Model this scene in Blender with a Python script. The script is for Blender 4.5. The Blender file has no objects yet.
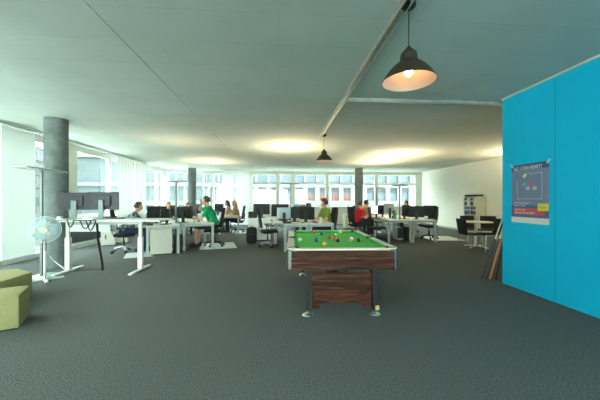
import bpy, bmesh, math, random
from mathutils import Vector, Matrix, Quaternion
random.seed(7)
PI = math.pi
R = math.radians
scene = bpy.context.scene
COL = scene.collection

# ------------------------------------------------------------------ camera frame -> room frame
F = 285.0; HOR = 201.0; CAMH = 1.32; CH = 2.96
YAW = math.atan(21 / 285)
CA, SA = math.cos(YAW), math.sin(YAW)
def P(X, d, z=0.0):
    "point X metres to the side and d metres ahead of the viewer, in room axes"
    return Vector((X * CA + d * SA, -X * SA + d * CA, z))
def S(px, d, z=0.0):
    return P((px - 300) * d / F, d, z)
def rz(deg):
    "heading given against the viewer's axis -> heading in the room"
    return R(deg) - YAW

# ------------------------------------------------------------------ materials
MATS = {}
def lin(c):
    return tuple(((v / 12.92) if v <= 0.04045 else ((v + 0.055) / 1.055) ** 2.4) for v in c)
def hexc(h):
    h = h.lstrip('#'); return lin(tuple(int(h[i:i + 2], 16) / 255 for i in (0, 2, 4)))
def base_mat(name):
    m = bpy.data.materials.new(name); m.use_nodes = True
    nt = m.node_tree; b = nt.nodes['Principled BSDF']
    return m, nt, b
def mat(name, col, rough=0.5, metal=0.0, var=0.06, scale=30.0, bump=0.0, emit=None, estr=0.0, spec=0.5, detail=3.0):
    if name in MATS: return MATS[name]
    m, nt, b = base_mat(name)
    c = hexc(col) if isinstance(col, str) else col
    tc = nt.nodes.new('ShaderNodeTexCoord')
    n = nt.nodes.new('ShaderNodeTexNoise'); n.inputs['Scale'].default_value = scale; n.inputs['Detail'].default_value = detail
    nt.links.new(tc.outputs['Object'], n.inputs['Vector'])
    r = nt.nodes.new('ShaderNodeValToRGB')
    r.color_ramp.elements[0].position = 0.3; r.color_ramp.elements[1].position = 0.7
    r.color_ramp.elements[0].color = tuple(v * (1 - var) for v in c) + (1,)
    r.color_ramp.elements[1].color = tuple(min(1, v * (1 + var)) for v in c) + (1,)
    nt.links.new(n.outputs['Fac'], r.inputs['Fac']); nt.links.new(r.outputs['Color'], b.inputs['Base Color'])
    b.inputs['Roughness'].default_value = rough; b.inputs['Metallic'].default_value = metal
    b.inputs['Specular IOR Level'].default_value = spec
    if bump:
        bp = nt.nodes.new('ShaderNodeBump'); bp.inputs['Strength'].default_value = bump; bp.inputs['Distance'].default_value = 0.01
        nt.links.new(n.outputs['Fac'], bp.inputs['Height']); nt.links.new(bp.outputs['Normal'], b.inputs['Normal'])
    if emit:
        b.inputs['Emission Color'].default_value = (hexc(emit) if isinstance(emit, str) else emit) + (1,)
        b.inputs['Emission Strength'].default_value = estr
    MATS[name] = m
    return m

def carpet_mat():
    m, nt, b = base_mat('carpet')
    tc = nt.nodes.new('ShaderNodeTexCoord')
    n1 = nt.nodes.new('ShaderNodeTexNoise'); n1.inputs['Scale'].default_value = 170; n1.inputs['Detail'].default_value = 3; n1.inputs['Roughness'].default_value = .7
    n2 = nt.nodes.new('ShaderNodeTexNoise'); n2.inputs['Scale'].default_value = 0.9; n2.inputs['Detail'].default_value = 3
    for n in (n1, n2): nt.links.new(tc.outputs['Object'], n.inputs['Vector'])
    r1 = nt.nodes.new('ShaderNodeValToRGB')
    r1.color_ramp.elements[0].position = .38; r1.color_ramp.elements[1].position = .62
    r1.color_ramp.elements[0].color = hexc('#292c2c') + (1,); r1.color_ramp.elements[1].color = hexc('#858886') + (1,)
    r2 = nt.nodes.new('ShaderNodeValToRGB')
    r2.color_ramp.elements[0].color = (.86, .86, .86, 1); r2.color_ramp.elements[1].color = (1, 1, 1, 1)
    n3 = nt.nodes.new('ShaderNodeTexNoise'); n3.inputs['Scale'].default_value = 95; n3.inputs['Detail'].default_value = 2
    nt.links.new(tc.outputs['Object'], n3.inputs['Vector'])
    av = nt.nodes.new('ShaderNodeMix'); av.data_type = 'FLOAT'; av.inputs[0].default_value = .4
    nt.links.new(n1.outputs['Fac'], av.inputs[2]); nt.links.new(n3.outputs['Fac'], av.inputs[3])
    nt.links.new(av.outputs[0], r1.inputs['Fac']); nt.links.new(n2.outputs['Fac'], r2.inputs['Fac'])
    mx = nt.nodes.new('ShaderNodeMix'); mx.data_type = 'RGBA'; mx.blend_type = 'MULTIPLY'; mx.inputs[0].default_value = 1
    nt.links.new(r1.outputs['Color'], mx.inputs[6]); nt.links.new(r2.outputs['Color'], mx.inputs[7])
    nt.links.new(mx.outputs[2], b.inputs['Base Color'])
    b.inputs['Roughness'].default_value = 1; b.inputs['Specular IOR Level'].default_value = .1
    bp = nt.nodes.new('ShaderNodeBump'); bp.inputs['Strength'].default_value = .15; bp.inputs['Distance'].default_value = .004
    nt.links.new(n1.outputs['Fac'], bp.inputs['Height']); nt.links.new(bp.outputs['Normal'], b.inputs['Normal'])
    return m

def concrete_mat(name, c0, c1, boards=True, scale=1.2):
    m, nt, b = base_mat(name)
    tc = nt.nodes.new('ShaderNodeTexCoord')
    n1 = nt.nodes.new('ShaderNodeTexNoise'); n1.inputs['Scale'].default_value = scale; n1.inputs['Detail'].default_value = 6; n1.inputs['Roughness'].default_value = .62
    nt.links.new(tc.outputs['Object'], n1.inputs['Vector'])
    r1 = nt.nodes.new('ShaderNodeValToRGB')
    r1.color_ramp.elements[0].position = .3; r1.color_ramp.elements[1].position = .72
    r1.color_ramp.elements[0].color = hexc(c0) + (1,); r1.color_ramp.elements[1].color = hexc(c1) + (1,)
    nt.links.new(n1.outputs['Fac'], r1.inputs['Fac'])
    out = r1.outputs['Color']; h = n1.outputs['Fac']
    if boards:
        br = nt.nodes.new('ShaderNodeTexBrick'); br.inputs['Scale'].default_value = 1.0
        br.inputs['Brick Width'].default_value = 2.5; br.inputs['Row Height'].default_value = .5
        br.inputs['Mortar Size'].default_value = .006; br.inputs['Mortar Smooth'].default_value = .6
        br.inputs['Color1'].default_value = (1, 1, 1, 1); br.inputs['Color2'].default_value = (.955, .955, .955, 1)
        br.inputs['Mortar'].default_value = (.86, .86, .86, 1)
        nt.links.new(tc.outputs['Object'], br.inputs['Vector'])
        mx = nt.nodes.new('ShaderNodeMix'); mx.data_type = 'RGBA'; mx.blend_type = 'MULTIPLY'; mx.inputs[0].default_value = 1
        nt.links.new(out, mx.inputs[6]); nt.links.new(br.outputs['Color'], mx.inputs[7]); out = mx.outputs[2]
        # fine streaks of the shuttering boards
        mp = nt.nodes.new('ShaderNodeMapping'); mp.inputs['Scale'].default_value = (.7, 26, 1)
        n2 = nt.nodes.new('ShaderNodeTexNoise'); n2.inputs['Scale'].default_value = 1; n2.inputs['Detail'].default_value = 3
        nt.links.new(tc.outputs['Object'], mp.inputs['Vector']); nt.links.new(mp.outputs['Vector'], n2.inputs['Vector'])
        r2 = nt.nodes.new('ShaderNodeValToRGB'); r2.color_ramp.elements[0].color = (.93, .93, .93, 1); r2.color_ramp.elements[1].color = (1, 1, 1, 1)
        nt.links.new(n2.outputs['Fac'], r2.inputs['Fac'])
        mx2 = nt.nodes.new('ShaderNodeMix'); mx2.data_type = 'RGBA'; mx2.blend_type = 'MULTIPLY'; mx2.inputs[0].default_value = 1
        nt.links.new(out, mx2.inputs[6]); nt.links.new(r2.outputs['Color'], mx2.inputs[7]); out = mx2.outputs[2]
    nt.links.new(out, b.inputs['Base Color'])
    b.inputs['Roughness'].default_value = .8; b.inputs['Specular IOR Level'].default_value = .25
    bp = nt.nodes.new('ShaderNodeBump'); bp.inputs['Strength'].default_value = .15; bp.inputs['Distance'].default_value = .01
    nt.links.new(h, bp.inputs['Height']); nt.links.new(bp.outputs['Normal'], b.inputs['Normal'])
    return m

def wood_mat(name, dark, mid, light, axis='x', scale=1.0):
    m, nt, b = base_mat(name)
    tc = nt.nodes.new('ShaderNodeTexCoord')
    mp = nt.nodes.new('ShaderNodeMapping')
    st = {'x': (1.6, 14, 22), 'y': (14, 1.6, 22), 'z': (14, 14, 1.6)}[axis]
    mp.inputs['Scale'].default_value = tuple(v * scale for v in st)
    n = nt.nodes.new('ShaderNodeTexNoise'); n.inputs['Scale'].default_value = 1.3; n.inputs['Detail'].default_value = 6; n.inputs['Distortion'].default_value = 1.2
    nt.links.new(tc.outputs['Object'], mp.inputs['Vector']); nt.links.new(mp.outputs['Vector'], n.inputs['Vector'])
    r = nt.nodes.new('ShaderNodeValToRGB'); r.color_ramp.elements.new(.5)
    e = r.color_ramp.elements
    e[0].position = .3; e[0].color = hexc(dark) + (1,); e[1].position = .52; e[1].color = hexc(mid) + (1,); e[2].position = .75; e[2].color = hexc(light) + (1,)
    nt.links.new(n.outputs['Fac'], r.inputs['Fac']); nt.links.new(r.outputs['Color'], b.inputs['Base Color'])
    b.inputs['Roughness'].default_value = .5; b.inputs['Specular IOR Level'].default_value = .18
    return m

def glass_mat(name='window_glass', tint=(.93, .98, .97), refl=.06):
    m = bpy.data.materials.new(name); m.use_nodes = True; nt = m.node_tree
    nt.nodes.clear()
    o = nt.nodes.new('ShaderNodeOutputMaterial'); t = nt.nodes.new('ShaderNodeBsdfTransparent'); g = nt.nodes.new('ShaderNodeBsdfGlossy')
    t.inputs['Color'].default_value = tint + (1,); g.inputs['Roughness'].default_value = .02
    mx = nt.nodes.new('ShaderNodeMixShader'); mx.inputs[0].default_value = refl
    nt.links.new(t.outputs[0], mx.inputs[1]); nt.links.new(g.outputs[0], mx.inputs[2]); nt.links.new(mx.outputs[0], o.inputs[0])
    return m

def curtain_mat(name='curtain_cloth', trans=.5, see=.12):
    m = bpy.data.materials.new(name); m.use_nodes = True; nt = m.node_tree
    nt.nodes.clear()
    o = nt.nodes.new('ShaderNodeOutputMaterial')
    d = nt.nodes.new('ShaderNodeBsdfDiffuse'); t = nt.nodes.new('ShaderNodeBsdfTranslucent'); tr = nt.nodes.new('ShaderNodeBsdfTransparent')
    w = nt.nodes.new('ShaderNodeTexNoise'); w.inputs['Scale'].default_value = 60
    r = nt.nodes.new('ShaderNodeValToRGB'); r.color_ramp.elements[0].color = (.80, .82, .81, 1); r.color_ramp.elements[1].color = (.88, .9, .89, 1)
    nt.links.new(w.outputs['Fac'], r.inputs['Fac'])
    nt.links.new(r.outputs['Color'], d.inputs['Color']); nt.links.new(r.outputs['Color'], t.inputs['Color'])
    a = nt.nodes.new('ShaderNodeMixShader'); a.inputs[0].default_value = trans
    b = nt.nodes.new('ShaderNodeMixShader'); b.inputs[0].default_value = see
    nt.links.new(d.outputs[0], a.inputs[1]); nt.links.new(t.outputs[0], a.inputs[2])
    nt.links.new(a.outputs[0], b.inputs[1]); nt.links.new(tr.outputs[0], b.inputs[2]); nt.links.new(b.outputs[0], o.inputs[0])
    return m

def plaid_mat():
    m, nt, b = base_mat('plaid_shirt')
    tc = nt.nodes.new('ShaderNodeTexCoord')
    ch = nt.nodes.new('ShaderNodeTexChecker'); ch.inputs['Scale'].default_value = 16
    ch.inputs['Color1'].default_value = hexc('#232a33') + (1,); ch.inputs['Color2'].default_value = hexc('#c3cace') + (1,)
    nt.links.new(tc.outputs['Object'], ch.inputs['Vector'])
    n = nt.nodes.new('ShaderNodeTexNoise'); n.inputs['Scale'].default_value = 18
    nt.links.new(tc.outputs['Object'], n.inputs['Vector'])
    mx = nt.nodes.new('ShaderNodeMix'); mx.data_type = 'RGBA'; mx.blend_type = 'MIX'
    nt.links.new(n.outputs['Fac'], mx.inputs[0]); nt.links.new(ch.outputs['Color'], mx.inputs[6]); mx.inputs[7].default_value = hexc('#5d6a76') + (1,)
    nt.links.new(mx.outputs[2], b.inputs['Base Color']); b.inputs['Roughness'].default_value = .9
    return m

M_CARPET = carpet_mat()
M_CEIL = concrete_mat('ceiling_concrete', '#b9c3bc', '#c5cdc7')
M_COLUMN = concrete_mat('column_concrete', '#5d6664', '#7d8583', boards=False, scale=5)
M_WHITEWALL = mat('white_wall', '#f1efe4', .85, var=.015, scale=3)
M_BLUE = mat('blue_paint', '#06c0ea', .7, var=.025, scale=2.5, spec=.3)
M_WHITE = mat('white_lacquer', '#e9ebe6', .45, var=.02)
M_FRAME = mat('window_frame', '#d9dacb', .5, var=.02)
M_PALEFRAME = mat('pale_frame', '#dfe3e0', .5, var=.02)
M_DARKPANEL = mat('dark_spandrel', '#3d4648', .3, var=.05)
M_METAL = mat('galvanised_rail', '#d3d4cc', .34, .7, var=.12, scale=9)
M_CHROME = mat('chrome', '#e4e6e6', .12, 1.0, var=.02)
M_STEEL = mat('steel_grey', '#7b8587', .45, .3, var=.04)
M_BRIGHT = mat('satin_chrome', '#dfe3e2', .25, .85, var=.02)
M_ALU = mat('brushed_aluminium', '#b4bab9', .35, .8, var=.04)
M_GREYMETAL = mat('grey_metal', '#a9b0ac', .45, .2, var=.03)
M_BLACK = mat('black_plastic', '#121415', .55, var=.08)
M_BLACKFAB = mat('black_fabric', '#1c2023', .9, var=.15, scale=120, bump=.3)
M_BLACKMESH = mat('black_mesh', '#262b2e', .8, var=.2, scale=200)
M_DARK = mat('dark_grey_plastic', '#24292c', .45, var=.06)
M_SCREEN = mat('dark_screen', '#14181b', .18, var=.04)
M_SILVER = mat('silver_plastic', '#aebbbd', .35, .3, var=.04)
M_BROWNEDGE = mat('brown_edge', '#7a5b3c', .6, var=.1)
M_DESK = mat('desk_top', '#d9d8cb', .5, var=.02)
M_DESKEDGE = mat('desk_edge', '#a99679', .6, var=.05)
M_LEG = mat('desk_leg', '#b6beb9', .42, .25, var=.03)
M_CREAM = mat('cream_metal', '#d5d4c4', .5, var=.03)
M_OLIVE = mat('olive_felt', '#9c9666', .95, var=.08, scale=60, bump=.2)
M_CLOTH = mat('billiard_cloth', '#7edc74', .95, var=.05, scale=300, spec=.15)
M_CUSHION = mat('cushion_cloth', '#4fbf58', .95, var=.05, scale=300, spec=.15)
M_ROSE = wood_mat('rosewood', '#1a0d07', '#44261a', '#6e432c', 'x')
M_RAIL = mat('cream_rail', '#ddd3be', .4, var=.06, scale=8)
M_POCKET = mat('pocket_rubber', '#121416', .7, var=.1)
M_SHADE = mat('bronze_shade', '#3d352c', .5, .4, var=.1)
M_SHADEIN = mat('shade_lining', '#c6b6ab', .35, .1, var=.02)
M_MAT = mat('chair_mat', '#c9d0cc', .35, var=.05)
M_GLASS = glass_mat()
M_CURTAIN = curtain_mat('curtain_cloth', .35, .0)
M_CURTAIN_DENSE = curtain_mat('panel_cloth', .3, .0)
M_SKIN = mat('skin', '#d9a588', .6, var=.04)
M_SKIN_TAN = mat('skin_tan', '#b9805f', .6, var=.05)

# ------------------------------------------------------------------ mesh helpers
class MB:
    def __init__(s): s.bm = bmesh.new()
    def box(s, c, size, rot=None, bev=0.0, seg=2):
        g = bmesh.ops.create_cube(s.bm, size=1.0); vs = g['verts']
        bmesh.ops.scale(s.bm, vec=Vector(size), verts=vs)
        if bev:
            es = list({e for v in vs for e in v.link_edges})
            r = bmesh.ops.bevel(s.bm, geom=es, offset=min(bev, min(size) * .49), segments=seg, affect='EDGES', profile=.5)
            vs = list({v for f in r['faces'] for v in f.verts} | {v for v in vs if v.is_valid})
        if rot is not None: bmesh.ops.rotate(s.bm, cent=(0, 0, 0), matrix=rot if isinstance(rot, Matrix) else Matrix.Rotation(rot, 3, 'Z'), verts=vs)
        bmesh.ops.translate(s.bm, vec=Vector(c), verts=vs)
        return s
    def cyl(s, a, b, r0, r1=None, seg=16, caps=True):
        a = Vector(a); b = Vector(b); r1 = r0 if r1 is None else r1
        d = b - a
        g = bmesh.ops.create_cone(s.bm, cap_ends=caps, segments=seg, radius1=r0, radius2=r1, depth=d.length)
        q = d.to_track_quat('Z', 'Y').to_matrix()
        bmesh.ops.rotate(s.bm, cent=(0, 0, 0), matrix=q, verts=g['verts'])
        bmesh.ops.translate(s.bm, vec=(a + b) / 2, verts=g['verts'])
        return s
    def sph(s, c, r, seg=16, rot=None):
        g = bmesh.ops.create_uvsphere(s.bm, u_segments=seg, v_segments=max(6, seg // 2), radius=1)
        r = (r, r, r) if isinstance(r, (int, float)) else r
        bmesh.ops.scale(s.bm, vec=Vector(r), verts=g['verts'])
        if rot is not None: bmesh.ops.rotate(s.bm, cent=(0, 0, 0), matrix=rot, verts=g['verts'])
        bmesh.ops.translate(s.bm, vec=Vector(c), verts=g['verts'])
        return s
    def cap(s, a, b, r0, r1, seg=14):
        "tapered limb with round ends"
        s.cyl(a, b, r0, r1, seg); s.sph(a, r0, seg); s.sph(b, r1, seg); return s
    def tube(s, pts, r, seg=8):
        pts = [Vector(p) for p in pts]; rings = []
        for i, p in enumerate(pts):
            t = (pts[min(i + 1, len(pts) - 1)] - pts[max(i - 1, 0)]).normalized()
            up = Vector((0, 0, 1)) if abs(t.z) < .95 else Vector((1, 0, 0))
            u = t.cross(up).normalized(); v = u.cross(t).normalized()
            rings.append([s.bm.verts.new(p + u * r * math.cos(2 * PI * k / seg) + v * r * math.sin(2 * PI * k / seg)) for k in range(seg)])
        for i in range(len(rings) - 1):
            for k in range(seg):
                s.bm.faces.new((rings[i][k], rings[i][(k + 1) % seg], rings[i + 1][(k + 1) % seg], rings[i + 1][k]))
        s.bm.faces.new(rings[0][::-1]); s.bm.faces.new(rings[-1])
        return s
    def lathe(s, prof, seg=32, c=(0, 0, 0), closed=False):
        c = Vector(c); rings = []
        for r, z in prof:
            if r < 1e-5: rings.append([s.bm.verts.new(c + Vector((0, 0, z)))])
            else: rings.append([s.bm.verts.new(c + Vector((r * math.cos(2 * PI * k / seg), r * math.sin(2 * PI * k / seg), z))) for k in range(seg)])
        pairs = list(zip(rings[:-1], rings[1:])) + ([(rings[-1], rings[0])] if closed else [])
        for a, b in pairs:
            for k in range(seg):
                k2 = (k + 1) % seg
                if len(a) == 1 and len(b) == 1: continue
                if len(a) == 1: s.bm.faces.new((a[0], b[k], b[k2]))
                elif len(b) == 1: s.bm.faces.new((a[k], a[k2], b[0]))
                else: s.bm.faces.new((a[k], a[k2], b[k2], b[k]))
        return s
    def prism(s, poly, z0, z1, bev=0.0):
        lo = [s.bm.verts.new((x, y, z0)) for x, y in poly]; hi = [s.bm.verts.new((x, y, z1)) for x, y in poly]
        n = len(poly); fs = [s.bm.faces.new(lo[::-1]), s.bm.faces.new(hi)]
        for i in range(n): fs.append(s.bm.faces.new((lo[i], lo[(i + 1) % n], hi[(i + 1) % n], hi[i])))
        if bev:
            es = list({e for f in fs for e in f.edges})
            bmesh.ops.bevel(s.bm, geom=es, offset=bev, segments=3, affect='EDGES', profile=.5)
        return s
    def prism_y(s, poly_xz, y0, y1):
        lo = [s.bm.verts.new((x, y0, z)) for x, z in poly_xz]; hi = [s.bm.verts.new((x, y1, z)) for x, z in poly_xz]
        n = len(poly_xz); s.bm.faces.new(lo); s.bm.faces.new(hi[::-1])
        for i in range(n): s.bm.faces.new((lo[i], hi[i], hi[(i + 1) % n], lo[(i + 1) % n]))
        return s
    def build(s, name, material, parent=None, loc=None, rot=None, smooth=None, label=None):
        bmesh.ops.recalc_face_normals(s.bm, faces=s.bm.faces)
        me = bpy.data.meshes.new(name); s.bm.to_mesh(me); s.bm.free()
        if material: me.materials.append(material)
        if smooth is not None:
            me.polygons.foreach_set('use_smooth', [True] * len(me.polygons))
            if smooth < 3: me.set_sharp_from_angle(angle=smooth)
        o = bpy.data.objects.new(name, me); COL.objects.link(o)
        if parent: o.parent = parent
        if loc is not None: o.location = loc
        if rot is not None: o.rotation_euler = (0, 0, rot) if isinstance(rot, (int, float)) else rot
        if label: o['label'] = label
        return o
SM = R(40)
def tag(o, label, cat, group=None, kind=None):
    o['label'] = label; o['category'] = cat
    if group: o['group'] = group
    if kind: o['kind'] = kind
    return o
def thing(name, label, cat, loc, rot=0, group=None):
    o = bpy.data.objects.new(name, None); COL.objects.link(o); o.empty_display_size = .1
    o.location = loc; o.rotation_euler = (0, 0, rot)
    return tag(o, label, cat, group)
def struct(o, label=None):
    o['kind'] = 'structure'
    if label: o['label'] = label
    return o
def copy_tree(o, parent=None):
    c = o.copy(); COL.objects.link(c)
    if parent: c.parent = parent
    for ch in list(o.children): copy_tree(ch, c)
    return c
def place(proto, used, loc, rot, label, cat=None, group=None):
    "the first use moves the prototype itself, later ones copy it with its parts"
    if proto.name in used: o = copy_tree(proto)
    else: used.add(proto.name); o = proto
    o.location = loc; o.rotation_euler = (0, 0, rot); o['label'] = label
    if cat: o['category'] = cat
    if group: o['group'] = group
    return o
USED = set()
def warm_area(name, parent, loc, sx, sy, watts, col, up=True):
    l = bpy.data.lights.new(name, 'AREA'); l.shape = 'RECTANGLE'; l.size = sx; l.size_y = sy; l.energy = watts; l.color = col
    o = bpy.data.objects.new(name, l); COL.objects.link(o); o.parent = parent; o.location = loc
    if up: o.rotation_euler = (PI, 0, 0)
    return o

# ------------------------------------------------------------------ the room shell
XL, XR, YB, YF = -5.85, 8.17, 15.9, -4.2      # left glazing, white wall, back glazing, behind the viewer
RC = 1.7                                       # radius of the rounded corner
def corner(n=8):
    pts = []
    for i in range(n + 1):
        a = PI - (PI / 2) * i / n
        pts.append((XL + RC + RC * math.cos(a), YB - RC + RC * math.sin(a)))
    return pts
outer = [(XL - .2, YF - .2)] + [(XL + RC + (RC + .2) * math.cos(PI - PI / 2 * i / 8), YB - RC + (RC + .2) * math.sin(PI - PI / 2 * i / 8)) for i in range(9)] + [(XR + .2, YB + .2), (XR + .2, YF - .2)]
b = MB(); b.prism(outer, -.25, 0); struct(b.build('floor', M_CARPET))
b = MB(); b.prism(outer, CH, CH + .3)
# the board seam running down the slab
b.box((-1.6, 5.4, CH - .002), (.022, 11, .007))
struct(b.build('ceiling', M_CEIL))

b = MB(); b.box((XR + .1, (YF + YB) / 2, CH / 2), (.2, YB - YF + .4, CH)); struct(b.build('wall_right', M_WHITEWALL))
b = MB(); b.box((XR - .008, (4.5 + YB) / 2, .04), (.016, YB - 4.5, .08)); struct(b.build('baseboard_right', M_GREYMETAL))
# blue partition and the room it closes off
b = MB(); b.box((3.66, (YF + 4.34) / 2, (CH - .02) / 2), (.14, 4.34 - YF, CH - .02)); struct(b.build('wall_partition', M_BLUE))
b = MB(); b.box((5.95, 4.27, (CH - .02) / 2), (4.44, .14, CH - .02)); struct(b.build('wall_return', M_WHITEWALL))
b = MB(); b.box((3.585, 0.07, CH - .012), (.03, 8.54, .024)); struct(b.build('trim_3', M_CREAM))
for yy in (2.62, 3.52, .9):
    pass
b = MB()
for yy in (3.46, 2.2, .94): b.box((3.5895, yy, 1.46), (.003, .006, 2.9))
struct(b.build('trim_4', mat('panel_joint', '#0287b2', .7, var=.02)))

# ceiling tracks of the movable partition
def channel(b, a, c, w, h):
    a = Vector(a); c = Vector(c); L = (c - a).length; mid = (a + c) / 2; rot = math.atan2(c.y - a.y, c.x - a.x)
    for off, sz in (((0, w / 2 - .006, 0), (L, .012, h)), ((0, -w / 2 + .006, 0), (L, .012, h)), ((0, 0, h / 2 - .004), (L, w, .008))):
        o = Matrix.Rotation(rot, 3, 'Z') @ Vector(off); b.box(mid + o, sz, rot)
b = MB(); channel(b, (1.035, -4, CH - .025), (1.035, 7.1, CH - .025), .075, .05); struct(b.build('trim_1', M_METAL))
b = MB(); channel(b, (1.075, 4.465, CH - .025), (8.1, 4.465, CH - .025), .075, .05); struct(b.build('trim_2', M_METAL))

# window walls -----------------------------------------------------
WN = [0]
def window(a, c, z0, z1, fw=.06, depth=.09, transoms=(), m=M_FRAME, first=None, last=None):
    "one framed window between two plan points; the frame carries its pane"
    a = Vector((a[0], a[1], 0)); c = Vector((c[0], c[1], 0)); L = (c - a).length; rot = math.atan2(c.y - a.y, c.x - a.x)
    f = MB(); fl = first or fw; fr = last or fw
    f.box((fl / 2, 0, (z0 + z1) / 2), (fl, depth, z1 - z0)); f.box((L - fr / 2, 0, (z0 + z1) / 2), (fr, depth, z1 - z0))
    inner = L - fl - fr; cx = fl + inner / 2
    for z in [z0 + fw / 2, z1 - fw / 2] + list(transoms): f.box((cx, 0, z), (inner, depth, fw))
    WN[0] += 1
    o = f.build('window_%d' % WN[0], m, None, a, rot); struct(o)
    g = MB(); g.box((cx, 0, (z0 + z1) / 2), (inner - .004, .012, z1 - z0 - 2 * fw)); g.build('pane', M_GLASS, o)
    return o
# plinth, dark spandrel and header of the long window wall
YL1 = YB - RC
def wall_run(name, poly_in, z0, z1, t, m):
    "band of wall following plan points, thickness t to the outside"
    b = MB(); n = len(poly_in)
    for i in range(n - 1):
        a = Vector((*poly_in[i], 0)); c = Vector((*poly_in[i + 1], 0)); d = (c - a); rot = math.atan2(d.y, d.x)
        nrm = Vector((-d.y, d.x, 0)).normalized()
        b.box((a + c) / 2 + nrm * t / 2 + Vector((0, 0, (z0 + z1) / 2)), (d.length + .01, t, z1 - z0), rot)
    return struct(b.build(name, m))
crn = corner(6)
left_path = [(XL, YF), (XL, YL1)]
wall_run('wall_left', [(XL, 8.05), (XL, YL1)], .11, .80, .16, M_DARKPANEL)
wall_run('trim_5', left_path + crn[1:], CH - .13, CH, .16, M_PALEFRAME)
b = MB(); b.box((XL + .125, (YF + 12.6) / 2, .055), (.25, 12.6 - YF, .11)); struct(b.build('baseboard_left', M_PALEFRAME))
b = MB(); b.box((XL + .05, (8.05 + YL1) / 2, .82), (.22, YL1 - 8.05, .04)); struct(b.build('trim_6', M_FRAME))
ys = [-4.2, -2.4, -.6, 1.2, 3.0, 4.75, 6.5, 8.05, 8.4, 10.36, 12.3, YL1]
for i in range(len(ys) - 1):
    wide = .36 if i == 8 else .07
    window((XL - .06, ys[i]), (XL - .06, ys[i + 1]), .84 if i >= 7 else .11, CH - .13, .07, .1, m=M_FRAME, first=wide)
# rounded corner: full-height glazing
for i in range(6):
    window(crn[i], crn[i + 1], .06, CH - .13, .05, .08, transoms=(2.28,) if i % 2 else (), m=M_PALEFRAME)
wall_run('baseboard_corner', crn, 0, .06, .12, M_PALEFRAME)
# back wall
def bx(px):                                    # plan x on the back wall for a column of the picture
    k = (px - 300) / F; # X = k d ; y = -X SA + d CA = YB
    d = YB / (CA - k * SA); return k * d * CA + d * SA
back_cols = [bx(213), bx(250), bx(277), bx(292.5), bx(326.5), bx(376), XR - .28]
PAR = .95
wall_run('wall_back', [(bx(250), YB), (XR, YB)], 0, PAR, .16, M_WHITEWALL)
wall_run('trim_7', [(XL + RC, YB), (XR, YB)], CH - .11, CH, .16, M_FRAME)
window((XL + RC, YB), (bx(213), YB), .06, CH - .11, .06, .1, m=M_PALEFRAME)
window((bx(213), YB), (bx(250), YB), .06, CH - .11, .06, .1, m=M_PALEFRAME)
for i in range(1, len(back_cols) - 1):
    window((back_cols[i], YB + .03), (back_cols[i + 1], YB + .03), PAR, CH - .11, .07, .12, transoms=(2.27,), m=M_FRAME, first=.13)
b = MB(); b.box((XR - .14, YB + .03, (PAR + CH - .11) / 2), (.28, .12, CH - .11 - PAR)); struct(b.build('trim_8', M_PALEFRAME))
b = MB(); b.box(((bx(250) + XR) / 2, YB - .06, PAR + .015), (XR - bx(250), .2, .03)); struct(b.build('trim_9', M_FRAME))
# wall behind the viewer, glazed as well
b = MB(); b.box(((XL + XR) / 2, YF - .1, .4), (XR - XL, .2, .8)); b.box(((XL + XR) / 2, YF - .1, CH - .06), (XR - XL, .2, .12)); b.box((5.9, YF - .1, CH / 2), (4.5, .2, CH)); struct(b.build('wall_front', M_WHITEWALL))
for i in range(4):
    x0 = XL + (3.6 - XL) * i / 4; x1 = XL + (3.6 - XL) * (i + 1) / 4
    window((x0, YF - .06), (x1, YF - .06), .8, CH - .12, .07, .1)

# columns
for (X, d, lab) in ((-4.89, 5.72, 'stout round concrete column behind the raised standing desk'), (-5.41, 14.3, 'round concrete column before the rounded window corner'), (2.95, 14.3, 'round concrete column between the back windows')):
    b = MB(); b.cyl((0, 0, 0), (0, 0, CH), .195, seg=40); struct(b.build('column', M_COLUMN, None, P(X, d), smooth=SM), lab)

# curtains ---------------------------------------------------------
def pleated(y0, y1, x, amp, pitch, z0, z1, name, label, m, along='y', group='white curtains'):
    b = MB(); n = max(8, int(abs(y1 - y0) / pitch * 8)); rows = []
    for j, t in enumerate((0, .012)):
        row = []
        for i in range(n + 1):
            u = y0 + (y1 - y0) * i / n; w = amp * math.sin(2 * PI * (u - y0) / pitch) + t
            p = (x + w, u) if along == 'y' else (u, x + w)
            row.append((b.bm.verts.new((*p, z0)), b.bm.verts.new((*p, z1))))
        rows.append(row)
    for i in range(n):
        b.bm.faces.new((rows[0][i][0], rows[0][i + 1][0], rows[0][i + 1][1], rows[0][i][1]))
        b.bm.faces.new((rows[1][i][1], rows[1][i + 1][1], rows[1][i + 1][0], rows[1][i][0]))
        for k in (0, 1): b.bm.faces.new((rows[0][i][k], rows[1][i][k], rows[1][i + 1][k], rows[0][i + 1][k]))
    for i in (0, n): b.bm.faces.new((rows[0][i][0], rows[0][i][1], rows[1][i][1], rows[1][i][0]))
    o = b.build(name, m, smooth=SM); tag(o, label, 'curtain', group); return o
XC = -5.63
pleated(6.22, 7.02, XC, .0, .4, .05, CH - .08, 'panel_curtain', 'flat white panel curtain beside the stout column', M_CURTAIN_DENSE)
pleated(5.05, 5.75, XC, .0, .4, .05, CH - .08, 'panel_curtain', 'flat white panel curtain nearest the olive seats, cut by the picture edge', M_CURTAIN_DENSE)
pleated(10.4, 11.55, XC, .009, .2, .05, CH - .08, 'curtain', 'white pleated curtain past the bare window near the monitors', M_CURTAIN)
pleated(11.62, 12.5, XC, .009, .2, .05, CH - .08, 'curtain', 'white pleated curtain ending at the rounded glass corner', M_CURTAIN)
x0, x1, x2 = bx(222.5), bx(236), bx(249.5)
pleated(x0, x1 - .1, YB - .2, .01, .2, .03, CH - .06, 'curtain', 'white curtain on the back windows behind the blond woman', M_CURTAIN, 'x')
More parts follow.
